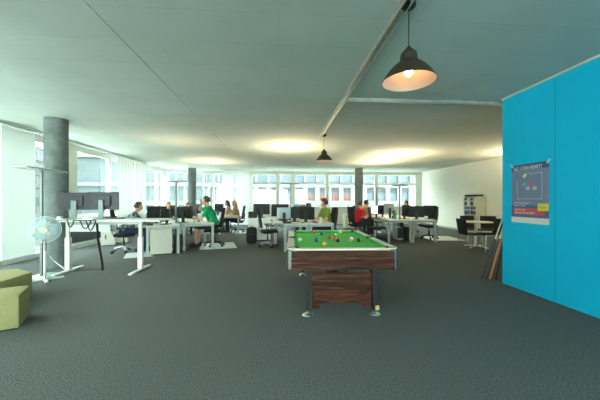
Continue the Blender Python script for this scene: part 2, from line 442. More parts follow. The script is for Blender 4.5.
pleated(x1, x2, YB - .2, .01, .2, .03, CH - .06, 'curtain', 'white curtain on the back windows behind the white sideboard', M_CURTAIN, 'x')
b = MB(); b.box((XC, 4.25, CH - .045), (.07, 16.6, .05), bev=.005)
tag(b.build('curtain_rail', M_ALU), 'long pale ceiling rail carrying the panel curtains', 'curtain rail')

# ------------------------------------------------------------------ outside
def facade(root, x0, x1, z0, rows, colw, y, mwall, mglass, mframe, pier, red=(), floor_h=3.3):
    pass
M_FAC = mat('facade_render', '#33393c', .8, var=.04, scale=.6)
M_FACW = mat('facade_white', '#585c5a', .7, var=.02, scale=.8)
M_FACG = mat('facade_glass', '#2c3b46', .45, var=.25, scale=.7)
M_RED = mat('facade_red', '#552c26', .7, var=.08, scale=2)
M_GREYBAND = mat('facade_band', '#454e51', .7, var=.05, scale=1)
M_STREET = mat('street', '#c2c4c0', .9, var=.05, scale=.5)
b = MB(); b.box((0, 20, -10.1), (140, 140, .2)); struct(b.build('street', M_STREET))
YX = 34.0
bl = thing('office_building', 'white and grey office block with red panels seen through the back windows', 'building', (5, YX, -10))
b = MB(); b.box((0, 6, 8.6), (56, 11.4, 17.2)); b.build('core', M_GREYBAND, bl)
b = MB()
for z in (13.25, 11.1, 9.2, 16.6): b.box((0, .12, z), (56, .5, {13.25: .42, 11.1: .5, 9.2: .5, 16.6: .6}[z]))
b.build('floor_band', M_FACW, bl)
wins = []
colw = 1.45
for ci in range(-9, 10):
    x = ci * colw + .3
    for (zc, hh, pier, kind) in ((14.75, 2.4, .12, 0), (12.2, 1.65, .27, 1), (10.15, 1.3, .13, 2)):
        f = MB(); f.box((-colw / 2 + pier / 2, 0, 0), (pier, .35, hh)); f.box((colw / 2 - pier / 2 + .0, 0, 0), (pier, .35, hh))
        f.box((0, 0, hh / 2 - .06), (colw - 2 * pier, .3, .12))
        w = f.build('window', M_FACW, bl, (x, .1, zc))
        g = MB(); g.box((0, .1, 0), (colw - 2 * pier, .04, hh)); g.build('pane', M_FACG, w)
        if kind == 1:
            lv = MB()
            for k in range(5): lv.box((0, .0, hh / 2 - .1 - k * .12), (colw - 2 * pier, .06, .07))
            lv.build('blind', M_FAC, w)
            if -1 <= ci <= 2:
                r = MB(); r.box((0, .04, -.42), (colw - 2 * pier, .05, .62)); r.build('red_panel', M_RED, w, label='faded red panel')
bl2 = thing('apartment_building', 'pale banded building across the street beyond the long window wall', 'building', (-27, 12, -10), R(90))
b = MB(); b.box((0, 6, 9.5), (70, 11.5, 19)); b.build('core', M_FACW, bl2)
b = MB()
for z in (8.6, 11.9, 15.2): b.box((0, .1, z), (70, .6, .35))
b.build('floor_band', M_GREYBAND, bl2)
for ci in range(-11, 12):
    for zc in (10.2, 13.5, 16.6):
        f = MB(); w_, h_ = 2.0, 1.5
        for sx in (-1, 1): f.box((sx * (w_ / 2 - .05), 0, 0), (.1, .2, h_))
        for sz in (-1, 1): f.box((0, 0, sz * (h_ / 2 - .05)), (w_, .2, .1))
        w = f.build('window', M_FACW, bl2, (ci * 2.9, .15, zc))
        g = MB(); g.box((0, .05, 0), (w_ - .2, .04, h_ - .2)); g.build('pane', M_FACG, w)

# ------------------------------------------------------------------ pool table
TW, TL = 1.26, 2.03
T = thing('pool_table', 'rosewood pool table with green cloth and chrome corners', 'pool table', P(.455, 4.19), rz(1.6))
ZT = .79
for sy in (-1, 1):
    b = MB(); b.box((0, sy * (TL / 2 - .025), .661), (TW - .1, .05, .214)); b.build('end_apron', M_ROSE, T)
m_rose_y = wood_mat('rosewood_long', '#1a0d07', '#44261a', '#6e432c', 'y')
for sx in (-1, 1):
    b = MB(); b.box((sx * (TW / 2 - .025), 0, .661), (.05, TL - .1, .214)); b.build('side_apron', m_rose_y, T)
b = MB(); b.box((0, 0, .735), (TW - .16, TL - .16, .03)); b.build('bed', M_CLOTH, T, label='green cloth playing surface')
b = MB(); b.box((0, 0, .69), (TW - .12, TL - .12, .05)); b.build('slate', M_BLACK, T)
RW = .088
for sy in (-1, 1):
    b = MB(); b.box((0, sy * (TL / 2 - RW / 2), ZT - .011), (TW - .2, RW, .022), bev=.006); b.build('end_rail', M_RAIL, T)
    b = MB(); y0 = TL / 2 - RW; xx = TW / 2 - RW - .055
    b.bm.verts.ensure_lookup_table()
    prof = [(0, ZT - .004), (.045, ZT - .012), (.045, ZT - .022), (0, .75)]
    vs = []
    for x, k in ((-xx, 0), (xx, 0)):
        vs.append([b.bm.verts.new((x - (math.copysign(.03, x) * (q[0] / .045)), sy * (y0 - q[0]), q[1])) for q in prof])
    for i in range(4): b.bm.faces.new((vs[0][i], vs[0][(i + 1) % 4], vs[1][(i + 1) % 4], vs[1][i]))
    b.bm.faces.new(vs[0]); b.bm.faces.new(vs[1][::-1])
    b.build('cushion', M_CUSHION, T)
    for sx in (-1, 1):
        ym = sy * (TL / 4)
        b = MB(); b.box((sx * (TW / 2 - RW / 2), sy * (TL / 4 + .0), ZT - .011), (RW, TL / 2 - .16, .022), bev=.006); b.build('side_rail', M_RAIL, T)
        b = MB(); x0 = TW / 2 - RW; ya, yb = sy * .05, sy * (TL / 2 - RW - .055); vs = []
        for y, s_ in ((ya, sy), (yb, -sy)):
            vs.append([b.bm.verts.new((sx * (x0 - q[0]), y + s_ * .02 * (q[0] / .045), q[1])) for q in prof])
        for i in range(4): b.bm.faces.new((vs[0][i], vs[0][(i + 1) % 4], vs[1][(i + 1) % 4], vs[1][i]))
        b.bm.faces.new(vs[0]); b.bm.faces.new(vs[1][::-1])
        b.build('cushion', M_CUSHION, T)
        # corner pocket with its cup and rubber lip
        cx, cy = sx * (TW / 2 - RW + .012), sy * (TL / 2 - RW + .012)
        b = MB(); b.lathe([(.058, .764), (.062, .794), (.05, .796), (.045, .752), (.0, .752)], 24, (cx, cy, 0)); b.build('pocket', M_POCKET, T, smooth=SM)
        # rounded chrome corner
        b = MB(); rr = .1; pts = []; ox, oy = sx * (TW / 2 - rr), sy * (TL / 2 - rr)
        for k in range(9):
            a = k / 8 * PI / 2; pts.append((ox + sx * rr * math.cos(a), oy + sy * rr * math.sin(a)))
        inner = [(ox + sx * (rr - .018) * math.cos(k / 8 * PI / 2), oy + sy * (rr - .018) * math.sin(k / 8 * PI / 2)) for k in range(8, -1, -1)]
        pol = pts + inner
        if sx * sy < 0: pol = pol[::-1]
        b.prism(pol, .55, .782); b.build('corner_guard', M_BRIGHT, T, smooth=SM)
        b = MB(); pol2 = pts + [(ox - sx * .02, oy + sy * rr), (ox - sx * .02, oy + sy * (rr - .05)), (ox + sx * (rr - .05), oy - sy * .02), (ox + sx * rr, oy - sy * .02)]
        if sx * sy < 0: pol2 = pol2[::-1]
        b.prism(pol2, .782, .793); b.build('corner_cap', M_RAIL, T)
for sx in (-1, 1):
    b = MB(); b.lathe([(.05, .764), (.054, .794), (.042, .796), (.038, .752), (.0, .752)], 24, (sx * (TW / 2 - RW + .03), 0, 0)); b.build('pocket', M_POCKET, T, smooth=SM)
    b = MB(); b.box((sx * (TW / 2 - .03), 0, ZT - .012), (.06, .16, .022), bev=.005); b.build('middle_rail_cap', M_RAIL, T)
for sy in (-1, 1):
    yl = sy * .885
    b = MB(); b.prism_y([(-.35, .485), (.35, .485), (.345, .085), (.27, .085), (.22, .145), (-.22, .145), (-.27, .085), (-.345, .085)], yl - .02, yl + .02)
    b.build('leg_panel', M_ROSE, T)
    for sx in (-1, 1):
        b = MB(); z0, z1 = .075, .57
        lo = (sx * .386, .026); hi = (sx * .376, .034)
        xs = [(hi[0] - hi[1], z1), (hi[0] + hi[1], z1), (lo[0] + lo[1], z0), (lo[0] - lo[1], z0)]
        b.prism_y(xs, yl - .05, yl + .05); b.build('leg', M_BLACK, T)
        b = MB(); b.lathe([(0, 0), (.06, 0), (.063, .006), (.056, .016), (.03, .024), (.018, .034), (.016, .078), (0, .078)], 24, (sx * .395, yl, 0)); b.build('foot', M_BRIGHT, T, smooth=SM, label='chrome levelling foot')
b = MB(); b.box((0, 0, .30), (.05, 1.73, .22)); b.build('stretcher', m_rose_y, T)
b = MB(); b.box((.1, -.1, .535), (.2, .9, .07), bev=.01); b.box((-.16, .2, .54), (.16, .3, .06), bev=.01); b.build('ball_return', M_BLACK, T)
b = MB(); b.box((.403, -.945, .1), (.045, .012, .05), bev=.003); b.build('leg_tag', mat('tan_tape', '#c6a873', .7), T, label='tan tape on one leg')

BR = .0285
def ball(px, py, col, lab, stripe=None):
    d = F * (CAMH - .75 - BR) / (py - HOR)
    b = MB(); b.sph((0, 0, 0), BR, 24)
    m = mat('ball_' + col, col, .12, var=.0)
    o = b.build('billiard_ball', m, None, S(px, d, .75 + BR), smooth=3.2)
    if stripe:
        s = MB()
        prof = [((BR + .0004) * math.cos(a), (BR + .0004) * math.sin(a)) for a in [R(-28 + 7 * i) for i in range(9)]]
        s.lathe(prof + [(BR * .8, BR * .3), (BR * .8, -BR * .3)], 24, closed=True); st = s.build('stripe', mat('ball_' + stripe, stripe, .12, var=0), o, smooth=SM)
        st.rotation_euler = (R(50), R(20), 0)
    num = MB(); num.cyl((0, 0, BR - .001), (0, 0, BR + .0006), .008, seg=16)
    if col not in ('#e9e6d8',): num.build('number_disc', mat('ball_#f1eee2', '#f1eee2', .2, var=0), o).rotation_euler = (R(70), R(30), R(40))
    return tag(o, lab, 'billiard ball', 'billiard balls on the green cloth')
ball(300, 239.8, '#e9e6d8', 'white cue ball alone near the near side rail end of the cloth')
ball(313.3, 231.8, '#c4533a', 'orange red ball against the far end cushion')
ball(321.5, 234, '#14606b', 'dark teal ball just before the far cushion')
ball(316.5, 240, '#1d4f8e', 'blue ball in the middle of the cloth between white and yellow')
ball(324.5, 243.8, '#e59a1e', 'yellow orange ball nearest the wooden front apron')
ball(329.3, 237.4, '#8f2b22', 'maroon ball just behind the yellow orange one')
ball(335.4, 234.9, '#dcdccb', 'white ball with a dark green stripe in the loose cluster', '#1f5a45')
ball(335.0, 238.9, '#c9392f', 'bright red ball touching the black one')
ball(337.9, 240.2, '#15221d', 'black ball in front of the red one')
ball(340.2, 232.3, '#e8dfa9', 'pale yellow ball farthest back near the end cushion')
ball(351.2, 238.5, '#ead9cf', 'off white ball with a faint pink stripe by itself', '#d98a7a')
ball(358.6, 240, '#16202c', 'navy ball close to the long side cushion')

# ------------------------------------------------------------------ pendant lamps
def pendant():
    t = thing('pendant_lamp', '', 'pendant lamp', (0, 0, CH), 0, 'bronze pendant lamps on the ceiling track')
    b = MB(); b.lathe([(0, -.002), (.055, -.002), (.058, -.03), (.045, -.045), (.02, -.05), (0, -.05)], 28); b.build('canopy', M_BLACK, t, smooth=SM)
    b = MB(); b.cyl((0, 0, -.045), (0, 0, -.37), .004, seg=8); b.build('cord', M_BLACK, t)
    sh = MB()
    out = [(.008, -.355), (.018, -.372), (.04, -.395), (.062, -.418), (.068, -.435), (.07, -.482), (.09, -.498), (.135, -.537), (.178, -.588), (.208, -.638), (.215, -.652)]
    inn = [(.211, -.652), (.2, -.64), (.169, -.594), (.126, -.545), (.082, -.512), (.0, -.5)]
    sh.lathe(out + inn[:1], 48); sh.build('lamp_shade', M_SHADE, t, smooth=SM)
    li = MB(); li.lathe(inn, 48); li.build('shade_lining', M_SHADEIN, t, smooth=SM, label='white inner face of the shade')
    s2 = MB(); s2.cyl((0, 0, -.495), (0, 0, -.52), .022, seg=20); s2.build('socket', M_BLACK, t)
    bu = MB(); bu.lathe([(0, -.51), (.016, -.515), (.022, -.535), (.033, -.565), (.03, -.59), (.015, -.606), (0, -.609)], 24)
    bu.build('bulb', mat('bulb_glow', '#ffd9a8', .3, emit='#ffc98a', estr=11), t, smooth=SM, label='glowing warm bulb')
    return t
pl = pendant()
place(pl, USED, P(.9, 2.36, CH - .0), 0, 'large bronze pendant lamp hanging nearest, over the open floor')
o = place(pl, USED, P(.595, 7.05, CH - .0), 0, 'small looking pendant lamp farther back at the end of the ceiling track')
o.location.z = CH

# ------------------------------------------------------------------ poster
PO = thing('poster', 'grey blue event poster with dotted square and red caption taped to blue wall', 'poster', (3.586, 4.335, 1.0), 0)
def wall_px(px, py):
    k = (px - 300) / F; d = 3.586 / (k * CA + SA); X = k * d
    return -X * SA + d * CA, CAMH - (py - HOR) * d / F
yL, zTL = wall_px(511.5, 166); yR, zTR = wall_px(549, 160.5); _, zBL = wall_px(511.5, 222.5); _, zBR = wall_px(549, 224.5)
zT_, zB_ = (zTL + zTR) / 2, (zBL + zBR) / 2
PH, PWD = zT_ - zB_, yL - yR
PO.location = (3.59, (yL + yR) / 2, zB_); PO.rotation_euler = (R(90), 0, R(-90))      # local x -> -y in the room, local y -> up
def pbox(x0, x1, y0, y1, z, t=.0012):
    b = MB(); b.box(((x0 + x1) / 2, (y0 + y1) / 2, z + t / 2), (x1 - x0, y1 - y0, t)); return b
hw = PWD / 2
pbox(-hw, hw, 0, PH, 0).build('sheet', mat('poster_blue', '#78829f', .55, var=.05, scale=12), PO)
pbox(-hw, hw, PH * .9, PH, .0012).build('dark_header', mat('poster_dark', '#4d567a', .55, var=.05), PO)
pbox(-hw, hw, 0, PH * .098, .0012).build('white_footer', mat('poster_white', '#e3e6e3', .6, var=.02), PO)
pbox(-hw, hw, PH * .098, PH * .30, .0012).build('blue_footer', mat('poster_navy', '#56638f', .55, var=.05), PO)
pbox(-hw + PWD * .07, hw - PWD * .1, PH * .14, PH * .255, .0024).build('red_caption', mat('poster_red', '#cc5560', .55, var=.04), PO)
b = MB()
n = 12
for i in range(n):
    u = -PWD * .31 + PWD * .62 * i / (n - 1)
    for v in (PH * .41, PH * .83):
        if v > PH * .8 and i < 4: continue
        b.box((u, v, .0018), (.014, .014, .0012))
    v = PH * .41 + PH * .42 * i / (n - 1)
    for uu in (-PWD * .33, PWD * .33):
        if uu < 0 and i > 8: continue
        b.box((uu, v, .0018), (.014, .014, .0012))
b.build('dotted_border', mat('poster_dots', '#d8d3c6', .6, var=.02), PO)
b = MB()
for (r0, c) in ((.43, .003), (.47, .003)):
    for sx in (-1, 1): b.box((sx * PWD * r0, PH * .62, .0016), (c, PH * .5, .0008))
    b.box((0, PH * (.62 + .25 * r0 / .43), .0016), (PWD * 2 * r0, c, .0008)); b.box((0, PH * (.62 - .25 * r0 / .43), .0016), (PWD * 2 * r0, c, .0008))
b.build('line_border', mat('poster_line', '#8d9cc4', .6, var=.02), PO)
for (u, v, c) in ((-.13, .655, '#5fb7bd'), (.05, .67, '#d2697a'), (-.03, .585, '#d9b3c4'), (.15, .585, '#cdbf9a'), (-.12, .80, '#d9dc8c')):
    b = MB(); b.box((u * PWD, v * PH, .0018), (PWD * .1, PH * .055, .0012), rot=R(45) if v > .79 else 0.0, bev=.0005); b.build('colour_block', mat('poster_' + c, c, .6, var=.02), PO)
pb = pbox(hw - PWD * .27, hw - PWD * .005, PH * .215, PH * .335, .0036).build('yellow_note', mat('poster_yellow', '#e3d84a', .6, var=.03), PO)
pb.rotation_euler = (0, 0, R(0))
def text(s, x, y, size, m, z, parent, name='lettering', xs=1.0, align='LEFT'):
    c = bpy.data.curves.new(name, 'FONT'); c.body = s; c.size = size; c.extrude = .0004; c.align_x = align
    o = bpy.data.objects.new('tmp', c); COL.objects.link(o)
    dg = bpy.context.evaluated_depsgraph_get(); me = bpy.data.meshes.new_from_object(o.evaluated_get(dg)); COL.objects.unlink(o); bpy.data.objects.remove(o)
    me.materials.clear(); me.materials.append(m)
    t = bpy.data.objects.new(name, me); COL.objects.link(t); t.parent = parent; t.location = (x, y, z); t.scale = (xs, 1, 1); return t
mw = mat('poster_text', '#eceae2', .6, var=.0); mdk = mat('poster_ink', '#8a7b22', .6, var=.0)
text('ALL I CAN HEART?', -hw + PWD * .07, PH * .905, PH * .085, mw, .003, PO, xs=PWD * .86 / (PH * .085 * 9.4))
text('BE PART OF OUR NEXT', -hw + PWD * .08, PH * .325, PH * .034, mw, .003, PO, xs=.85)
text('OPEN OFFICE EVENT', -hw + PWD * .08, PH * .285, PH * .03, mw, .003, PO, xs=.85)
text('JOIN THE TEAM', -hw + PWD * .1, PH * .21, PH * .035, mw, .004, PO, xs=.85)
text('GAMES, DRINKS AND GOOD COMPANY', -hw + PWD * .1, PH * .16, PH * .035, mw, .004, PO, xs=.62)
text('SIGN UP', hw - PWD * .24, PH * .255, PH * .04, mdk, .0052, PO, xs=.8)
for sx in (-1, 1):
    b = MB(); b.box((0, 0, 0), (.07, .03, .0012), rot=R(45 * sx)); b.build('tape', mat('clear_tape', '#9fd3dd', .3, var=.02), PO, (sx * (hw - .005), PH - .005, .0042))

# ------------------------------------------------------------------ billiard cues and sticks leaning at the end of the blue wall
def cue(pxb, pyb, pxt, pyt, yt, col, lab, r=.014):
    d = F * CAMH / (pyb - HOR); a = S(pxb, d, 0.012)
    k = (pxt - 300) / F; dt = yt / (CA - k * SA); c = S(pxt, dt, CAMH - (pyt - HOR) * dt / F)
    v = (c - a).normalized(); L = 1.42
    t = thing('cue_stick', lab, 'cue stick', a, 0, 'cue sticks leaning at the blue wall')
    q = v.to_track_quat('Z', 'Y'); t.rotation_euler = q.to_euler()
    b = MB(); b.cyl((0, 0, .02), (0, 0, L * .5), r, r * .85, 14); b.build('butt', mat('cue_' + col, col, .3, var=.08), t, smooth=SM)
    b = MB(); b.cyl((0, 0, L * .5), (0, 0, L * .97), r * .85, r * .5, 14); b.build('shaft', mat('cue_maple', '#cfc0ac', .35, var=.05), t, smooth=SM)
    b = MB(); b.cyl((0, 0, 0), (0, 0, .02), r * .95, r, 14); b.build('bumper', M_POCKET, t)
    b = MB(); b.cyl((0, 0, L * .97), (0, 0, L), r * .5, r * .45, 12); b.build('tip', mat('cue_tip', '#3a5b7a', .6), t)
    return t
cue(481.3, 279.5, 501.2, 222, 4.40, '#1d2836', 'black cue stick with pale shaft, outermost of the leaning four', .015)
cue(486.2, 280.5, 504.0, 224, 4.40, '#2c211c', 'dark brown cue stick between the outermost and the orange brown one', .014)
cue(489.3, 281, 505.6, 224, 4.405, '#a8643a', 'orange brown wooden cue stick among the leaning four', .018)
cue(496.0, 280, 505.2, 232, 4.41, '#15181a', 'black cue stick standing closest to the blue wall', .013)

# ------------------------------------------------------------------ olive seats
def seat_poly(pts, h, lab):
    c = sum((Vector(p) for p in pts), Vector((0, 0))) / len(pts)
    o0 = P(c.x, c.y)
    loc = [P(p[0], p[1]) - o0 for p in pts]
    t = thing('ottoman', lab, 'ottoman', o0, 0, 'olive modular seats')
    b = MB(); b.prism([(v.x, v.y) for v in loc], .012, h, bev=.012); b.build('cushion_body', M_OLIVE, t, smooth=R(25))
    b = MB(); b.prism([(v.x * .96, v.y * .96) for v in loc], 0, .03); b.build('base', M_BLACK, t)
    return t
seat_poly([(-2.9, 2.94), (-3.12, 3.30), (-3.62, 3.02), (-3.40, 2.64)], .35, 'olive felt block seat nearest the viewer')
seat_poly([(-3.66, 3.9), (-4.06, 4.1), (-4.45, 3.85), (-4.45, 3.4), (-3.6, 3.38)], .35, 'olive felt corner seat behind the nearest block seat')

# ------------------------------------------------------------------ floor uplighters and pedestal fan
def uplighter(lw, ll, hm):
    t = thing('floor_lamp', '', 'floor lamp', (0, 0, 0), 0, 'slim uplighter floor lamps')
    b = MB(); b.box((0, .06, .011), (.36, .44, .018), bev=.005); b.build('base', M_SILVER, t)
    b = MB(); b.box((0, 0, .935), (.04, .04, 1.83), bev=.006); b.build('pole', M_STEEL, t)
    b = MB(); b.box((0, 0, 1.86), (lw, ll, .022), bev=.005); b.build('lamp_head', hm, t)
    b = MB(); b.box((0, 0, 1.8765), (lw * .86, ll * .86, .004)); b.build('diffuser', mat('lamp_diffuser', '#f3efe2', .4, var=.01), t)
    return t
u0 = uplighter(.28, .95, M_SILVER)
place(u0, USED, P(-4.47, 4.93), 0, 'tall floor lamp with long white head between fan and concrete column')
# the plate lies on the floor, clear of the fan
u1 = uplighter(.5, .28, M_GREYMETAL)
for (px, d, th, lab, w) in ((176, 7.75, 0, 'floor lamp rising behind the desk with the drawer pedestal', 4),
                            (211, 11.75, 0, 'floor lamp rising behind the women at the far desk', 9),
                            (290.5, 8.62, 0, 'floor lamp rising behind the silver monitor', 15),
                            (376.5, 11.9, 0, 'floor lamp rising behind the lit screen at the back', 12),
                            (399.5, 10.0, 0, 'floor lamp rising behind the monitors with the teal bottle', 17),
                            (536, 9.0, 0, 'floor lamp standing in the nook behind the blue wall', 42)):
    o = place(u1, USED, S(px, d), rz(th), lab)
    warm_area('uplight', o, (0, 0, 1.885), .4, .2, w, (1, .80, .50))

fan = thing('pedestal_fan', 'white pedestal fan with wire guard beside the stout column', 'fan', S(45, 4.72), rz(38))
b = MB()
for a in (R(10), R(100)): b.box((0, 0, .02), (.5, .045, .035), rot=a, bev=.01)
b.build('base', M_WHITE, fan)
b = MB(); b.cyl((0, 0, .03), (0, 0, .52), .019, seg=18); b.build('pole', M_WHITE, fan, smooth=SM)
b = MB(); b.cyl((0, 0, .5), (0, 0, .66), .026, .022, 18); b.cyl((0, 0, .6), (0, .0, .80), .013, seg=14); b.build('upper_pole', M_GREYMETAL, fan, smooth=SM)
zf = .85
b = MB(); b.lathe([(0, -.02), (.06, -.02), (.075, .03), (.07, .12), (.04, .16), (0, .165)], 28); hd = b.build('motor', M_WHITE, fan, (0, 0, zf), (R(-90), 0, 0), smooth=SM)
b = MB()
for k in range(72):
    a = 2 * PI * k / 72
    b.tube([(.04 * math.cos(a), -.135, zf + .04 * math.sin(a)), (.13 * math.cos(a), -.125, zf + .13 * math.sin(a)), (.2 * math.cos(a), -.085, zf + .2 * math.sin(a)), (.213 * math.cos(a), -.05, zf + .213 * math.sin(a)), (.2 * math.cos(a), -.015, zf + .2 * math.sin(a)), (.08 * math.cos(a), .0, zf + .08 * math.sin(a))], .0017, 4)
for r_, y_, w_ in ((.213, -.05, .006), (.13, -.126, .002), (.19, -.09, .002)):
    b.tube([(r_ * math.cos(2 * PI * k / 48), y_, zf + r_ * math.sin(2 * PI * k / 48)) for k in range(49)], w_, 6)
b.build('guard', mat('fan_wire', '#dfe8e7', .35, var=.02), fan)
bl_ = MB()
for k in range(3):
    a0 = 2 * PI * k / 3; top = []; bot = []
    for i in range(7):
        r_ = .045 + .14 * i / 6; wv = .5 + .22 * math.sin(i / 6 * PI)
        for s_, lst in ((-1, top), (1, bot)):
            a = a0 + s_ * wv; lst.append(((r_ * math.cos(a), -.07 + s_ * .022, zf + r_ * math.sin(a))))
    vt = [bl_.bm.verts.new(p) for p in top]; vb = [bl_.bm.verts.new(p) for p in bot]
    vt2 = [bl_.bm.verts.new((p[0], p[1] + .004, p[2])) for p in top]; vb2 = [bl_.bm.verts.new((p[0], p[1] + .004, p[2])) for p in bot]
    for i in range(6):
        bl_.bm.faces.new((vt[i], vt[i + 1], vb[i + 1], vb[i])); bl_.bm.faces.new((vb2[i], vb2[i + 1], vt2[i + 1], vt2[i]))
        bl_.bm.faces.new((vt[i], vt2[i], vt2[i + 1], vt[i + 1])); bl_.bm.faces.new((vb[i], vb[i + 1], vb2[i + 1], vb2[i]))
    bl_.bm.faces.new((vt[0], vb[0], vb2[0], vt2[0])); bl_.bm.faces.new((vt[6], vt2[6], vb2[6], vb[6]))
bl_.build('blades', mat('fan_blade', '#a9c9cc', .3, var=.03), fan, smooth=SM)
b = MB(); b.cyl((0, -.135, zf), (0, -.148, zf), .052, .045, 28); b.build('badge', mat('fan_badge', '#cfc8b4', .4, var=.03), fan, smooth=SM)

# ------------------------------------------------------------------ office furniture prototypes
def desk(w, L, lab, N, deg, z=.72, mt=M_DESK):
    c = Vector((N[0] - math.sin(R(deg)) * L / 2, N[1] + math.cos(R(deg)) * L / 2))
    t = thing('desk', lab, 'desk', P(c.x, c.y), rz(deg), 'office desks in face to face rows')
    b = MB(); b.box((0, 0, z - .0125), (w, L, .025), bev=.004); b.build('desktop', mt, t)
    for sx in (-1, 1):
        for sy in (-1, 1):
            b = MB(); b.box((sx * (w / 2 - .035), sy * (L / 2 - .035), (z - .025) / 2), (.06, .06, z - .025), bev=.006); lg = b.build('leg', M_LEG, t)
            f = MB(); f.cyl((sx * (w / 2 - .035), sy * (L / 2 - .035), 0), (sx * (w / 2 - .035), sy * (L / 2 - .035), .018), .026, seg=14); f.build('foot', M_BLACK, lg)
    b = MB()
    for sx in (-1, 1): b.box((sx * (w / 2 - .03), 0, z - .055), (.03, L - .13, .055))
    for sy in (-1, 1): b.box((0, sy * (L / 2 - .03), z - .055), (w - .13, .03, .055))
    b.build('frame', M_LEG, t)
    return t

def office_chair(metal):
    t = thing('office_chair', '', 'office chair', (0, 0, 0), 0, 'black swivel chairs at the desks')
    b = MB(); mt = M_ALU if metal else M_BLACK
    for k in range(5):
        a = 2 * PI * k / 5 + .3; c, s = math.cos(a), math.sin(a)
        b.tube([(0, 0, .13), (.14 * c, .14 * s, .115), (.27 * c, .27 * s, .08)], .02, 8)
    b.cyl((0, 0, .09), (0, 0, .17), .035, .03, 16); b.build('base', mt, t, smooth=SM)
    for k in range(5):
        a = 2 * PI * k / 5 + .3; c, s = math.cos(a), math.sin(a)
        w = MB(); ax = Vector((-s, c, 0))
        for o_ in (-.014, .014):
            p = Vector((.285 * c, .285 * s, .03)) + ax * o_; w.cyl(p - ax * .009, p + ax * .009, .03, seg=16)
        w.cyl((.275 * c, .275 * s, .03), (.275 * c, .275 * s, .085), .009, seg=8); w.build('caster', M_BLACK, t, smooth=SM)
    b = MB(); b.cyl((0, 0, .15), (0, 0, .29), .026, seg=16); b.cyl((0, 0, .28), (0, 0, .40), .016, seg=14); b.box((0, 0, .405), (.2, .24, .04), bev=.01); b.build('column', M_DARK, t, smooth=SM)
    b = MB(); b.box((0, .04, .455), (.48, .47, .07), bev=.03, seg=3); b.build('seat', M_BLACKFAB, t, smooth=SM)
    # curved backrest on a spine
    b = MB(); n = 9; m_ = 8; grid = []
    for side in (0, 1):
        g = []
        for j in range(m_ + 1):
            v = j / m_; z = .56 + .56 * v; wv = .21 + .02 * math.sin(PI * v) - .05 * v * v
            g.append([b.bm.verts.new((wv * (2 * i / n - 1), -.2 - .09 * v + .05 * (2 * i / n - 1) ** 2 - .03 * math.sin(PI * v) * 0 - side * .022, z)) for i in range(n + 1)])
        grid.append(g)
    for j in range(m_):
        for i in range(n):
            b.bm.faces.new((grid[0][j][i], grid[0][j][i + 1], grid[0][j + 1][i + 1], grid[0][j + 1][i]))
            b.bm.faces.new((grid[1][j][i], grid[1][j + 1][i], grid[1][j + 1][i + 1], grid[1][j][i + 1]))
    for j in range(m_):
        for i in (0, n): b.bm.faces.new((grid[0][j][i], grid[0][j + 1][i], grid[1][j + 1][i], grid[1][j][i]))
    for i in range(n):
        for j in (0, m_): b.bm.faces.new((grid[0][j][i], grid[0][j][i + 1], grid[1][j][i + 1], grid[1][j][i]))
    b.build('backrest', M_BLACKMESH, t, smooth=SM)
    b = MB(); b.tube([(0, -.05, .40), (0, -.2, .41), (0, -.25, .5), (0, -.275, .8)], .02, 8); b.build('back_spine', mt, t, smooth=SM)
    for sx in (-1, 1):
        b = MB(); b.tube([(sx * .18, .0, .42), (sx * .27, .0, .45), (sx * .275, .0, .62)], .015, 8); b.box((sx * .275, .03, .635), (.07, .25, .03), bev=.01); b.build('armrest', M_BLACK, t, smooth=SM)
    return t
CH_ALU = office_chair(True); CH_BLK = office_chair(False)
def chair_at(X, d, deg, lab, metal=False):
    return place(CH_ALU if metal else CH_BLK, USED, P(X, d), rz(deg), lab)

def monitor(name, w, h, zb, body, front, lab, X, d, deg, zdesk=.72, tilt=0, top=None, stand=M_DARK):
    "screen looks along local +y; zb is the height of the lower edge above the desk"
    t = thing(name, lab, 'monitor', P(X, d, zdesk), rz(deg), 'computer monitors on the desks')
    b = MB(); b.box((0, 0, zb + h / 2), (w, .028, h), bev=.006); b.box((0, -.024, zb + h / 2), (w * .55, .03, h * .6), bev=.01); b.build('casing', body, t)
    b = MB(); b.box((0, .0155, zb + h / 2), (w - .03, .003, h - .03)); b.build('screen', front, t)
    b = MB(); b.box((0, -.055, (zb + h * .55) / 2), (.09, .03, zb + h * .55), bev=.006); b.build('neck', stand, t)
    b = MB(); b.box((0, -.03, .008), (.24, .2, .016), bev=.006); b.build('stand_base', stand, t)
    if top:
        b = MB(); b.box((0, 0, zb + h + .012), (w, .05, .024)); b.build('top_ledge', top, t)
    return t

# --- raised standing desk by the column
SD = thing('standing_desk', 'raised white sit stand desk with two monitors, in front of the column', 'desk', (-3.27, 5.62, 0))
ZS = .965
b = MB(); b.box((.185, .16, ZS - .0125), (1.76, .70, .025), bev=.004); b.build('desktop', M_WHITE, SD)
for sx in (-1, 1):
    b = MB(); b.box((sx * .645, 0, .02), (.07, .78, .035), bev=.01); b.build('foot', M_WHITE, SD)
    b = MB(); b.box((sx * .65, 0, .34), (.085, .075, .6), bev=.008); lg = b.build('leg', M_WHITE, SD)
    i_ = MB(); i_.box((sx * .65, 0, .78), (.06, .05, .32), bev=.006); i_.build('inner_tube', M_CREAM, lg)
b = MB(); b.box((0, 0, ZS - .06), (1.3, .06, .05)); b.build('crossbar', M_GREYMETAL, SD)
b = MB(); b.box((-.26, .1, ZS - .215), (.72, .2, .006)); b.box((-.26, .0, ZS - .12), (.72, .006, .19)); b.box((-.26, .2, ZS - .12), (.72, .006, .19)); b.build('cable_tray', M_WHITE, SD)
def cf(v):      # room point -> viewer frame
    return (v.x * CA - v.y * SA, v.x * SA + v.y * CA)
X_, d_ = (74.5 - 300) * 5.6 / F, 5.6
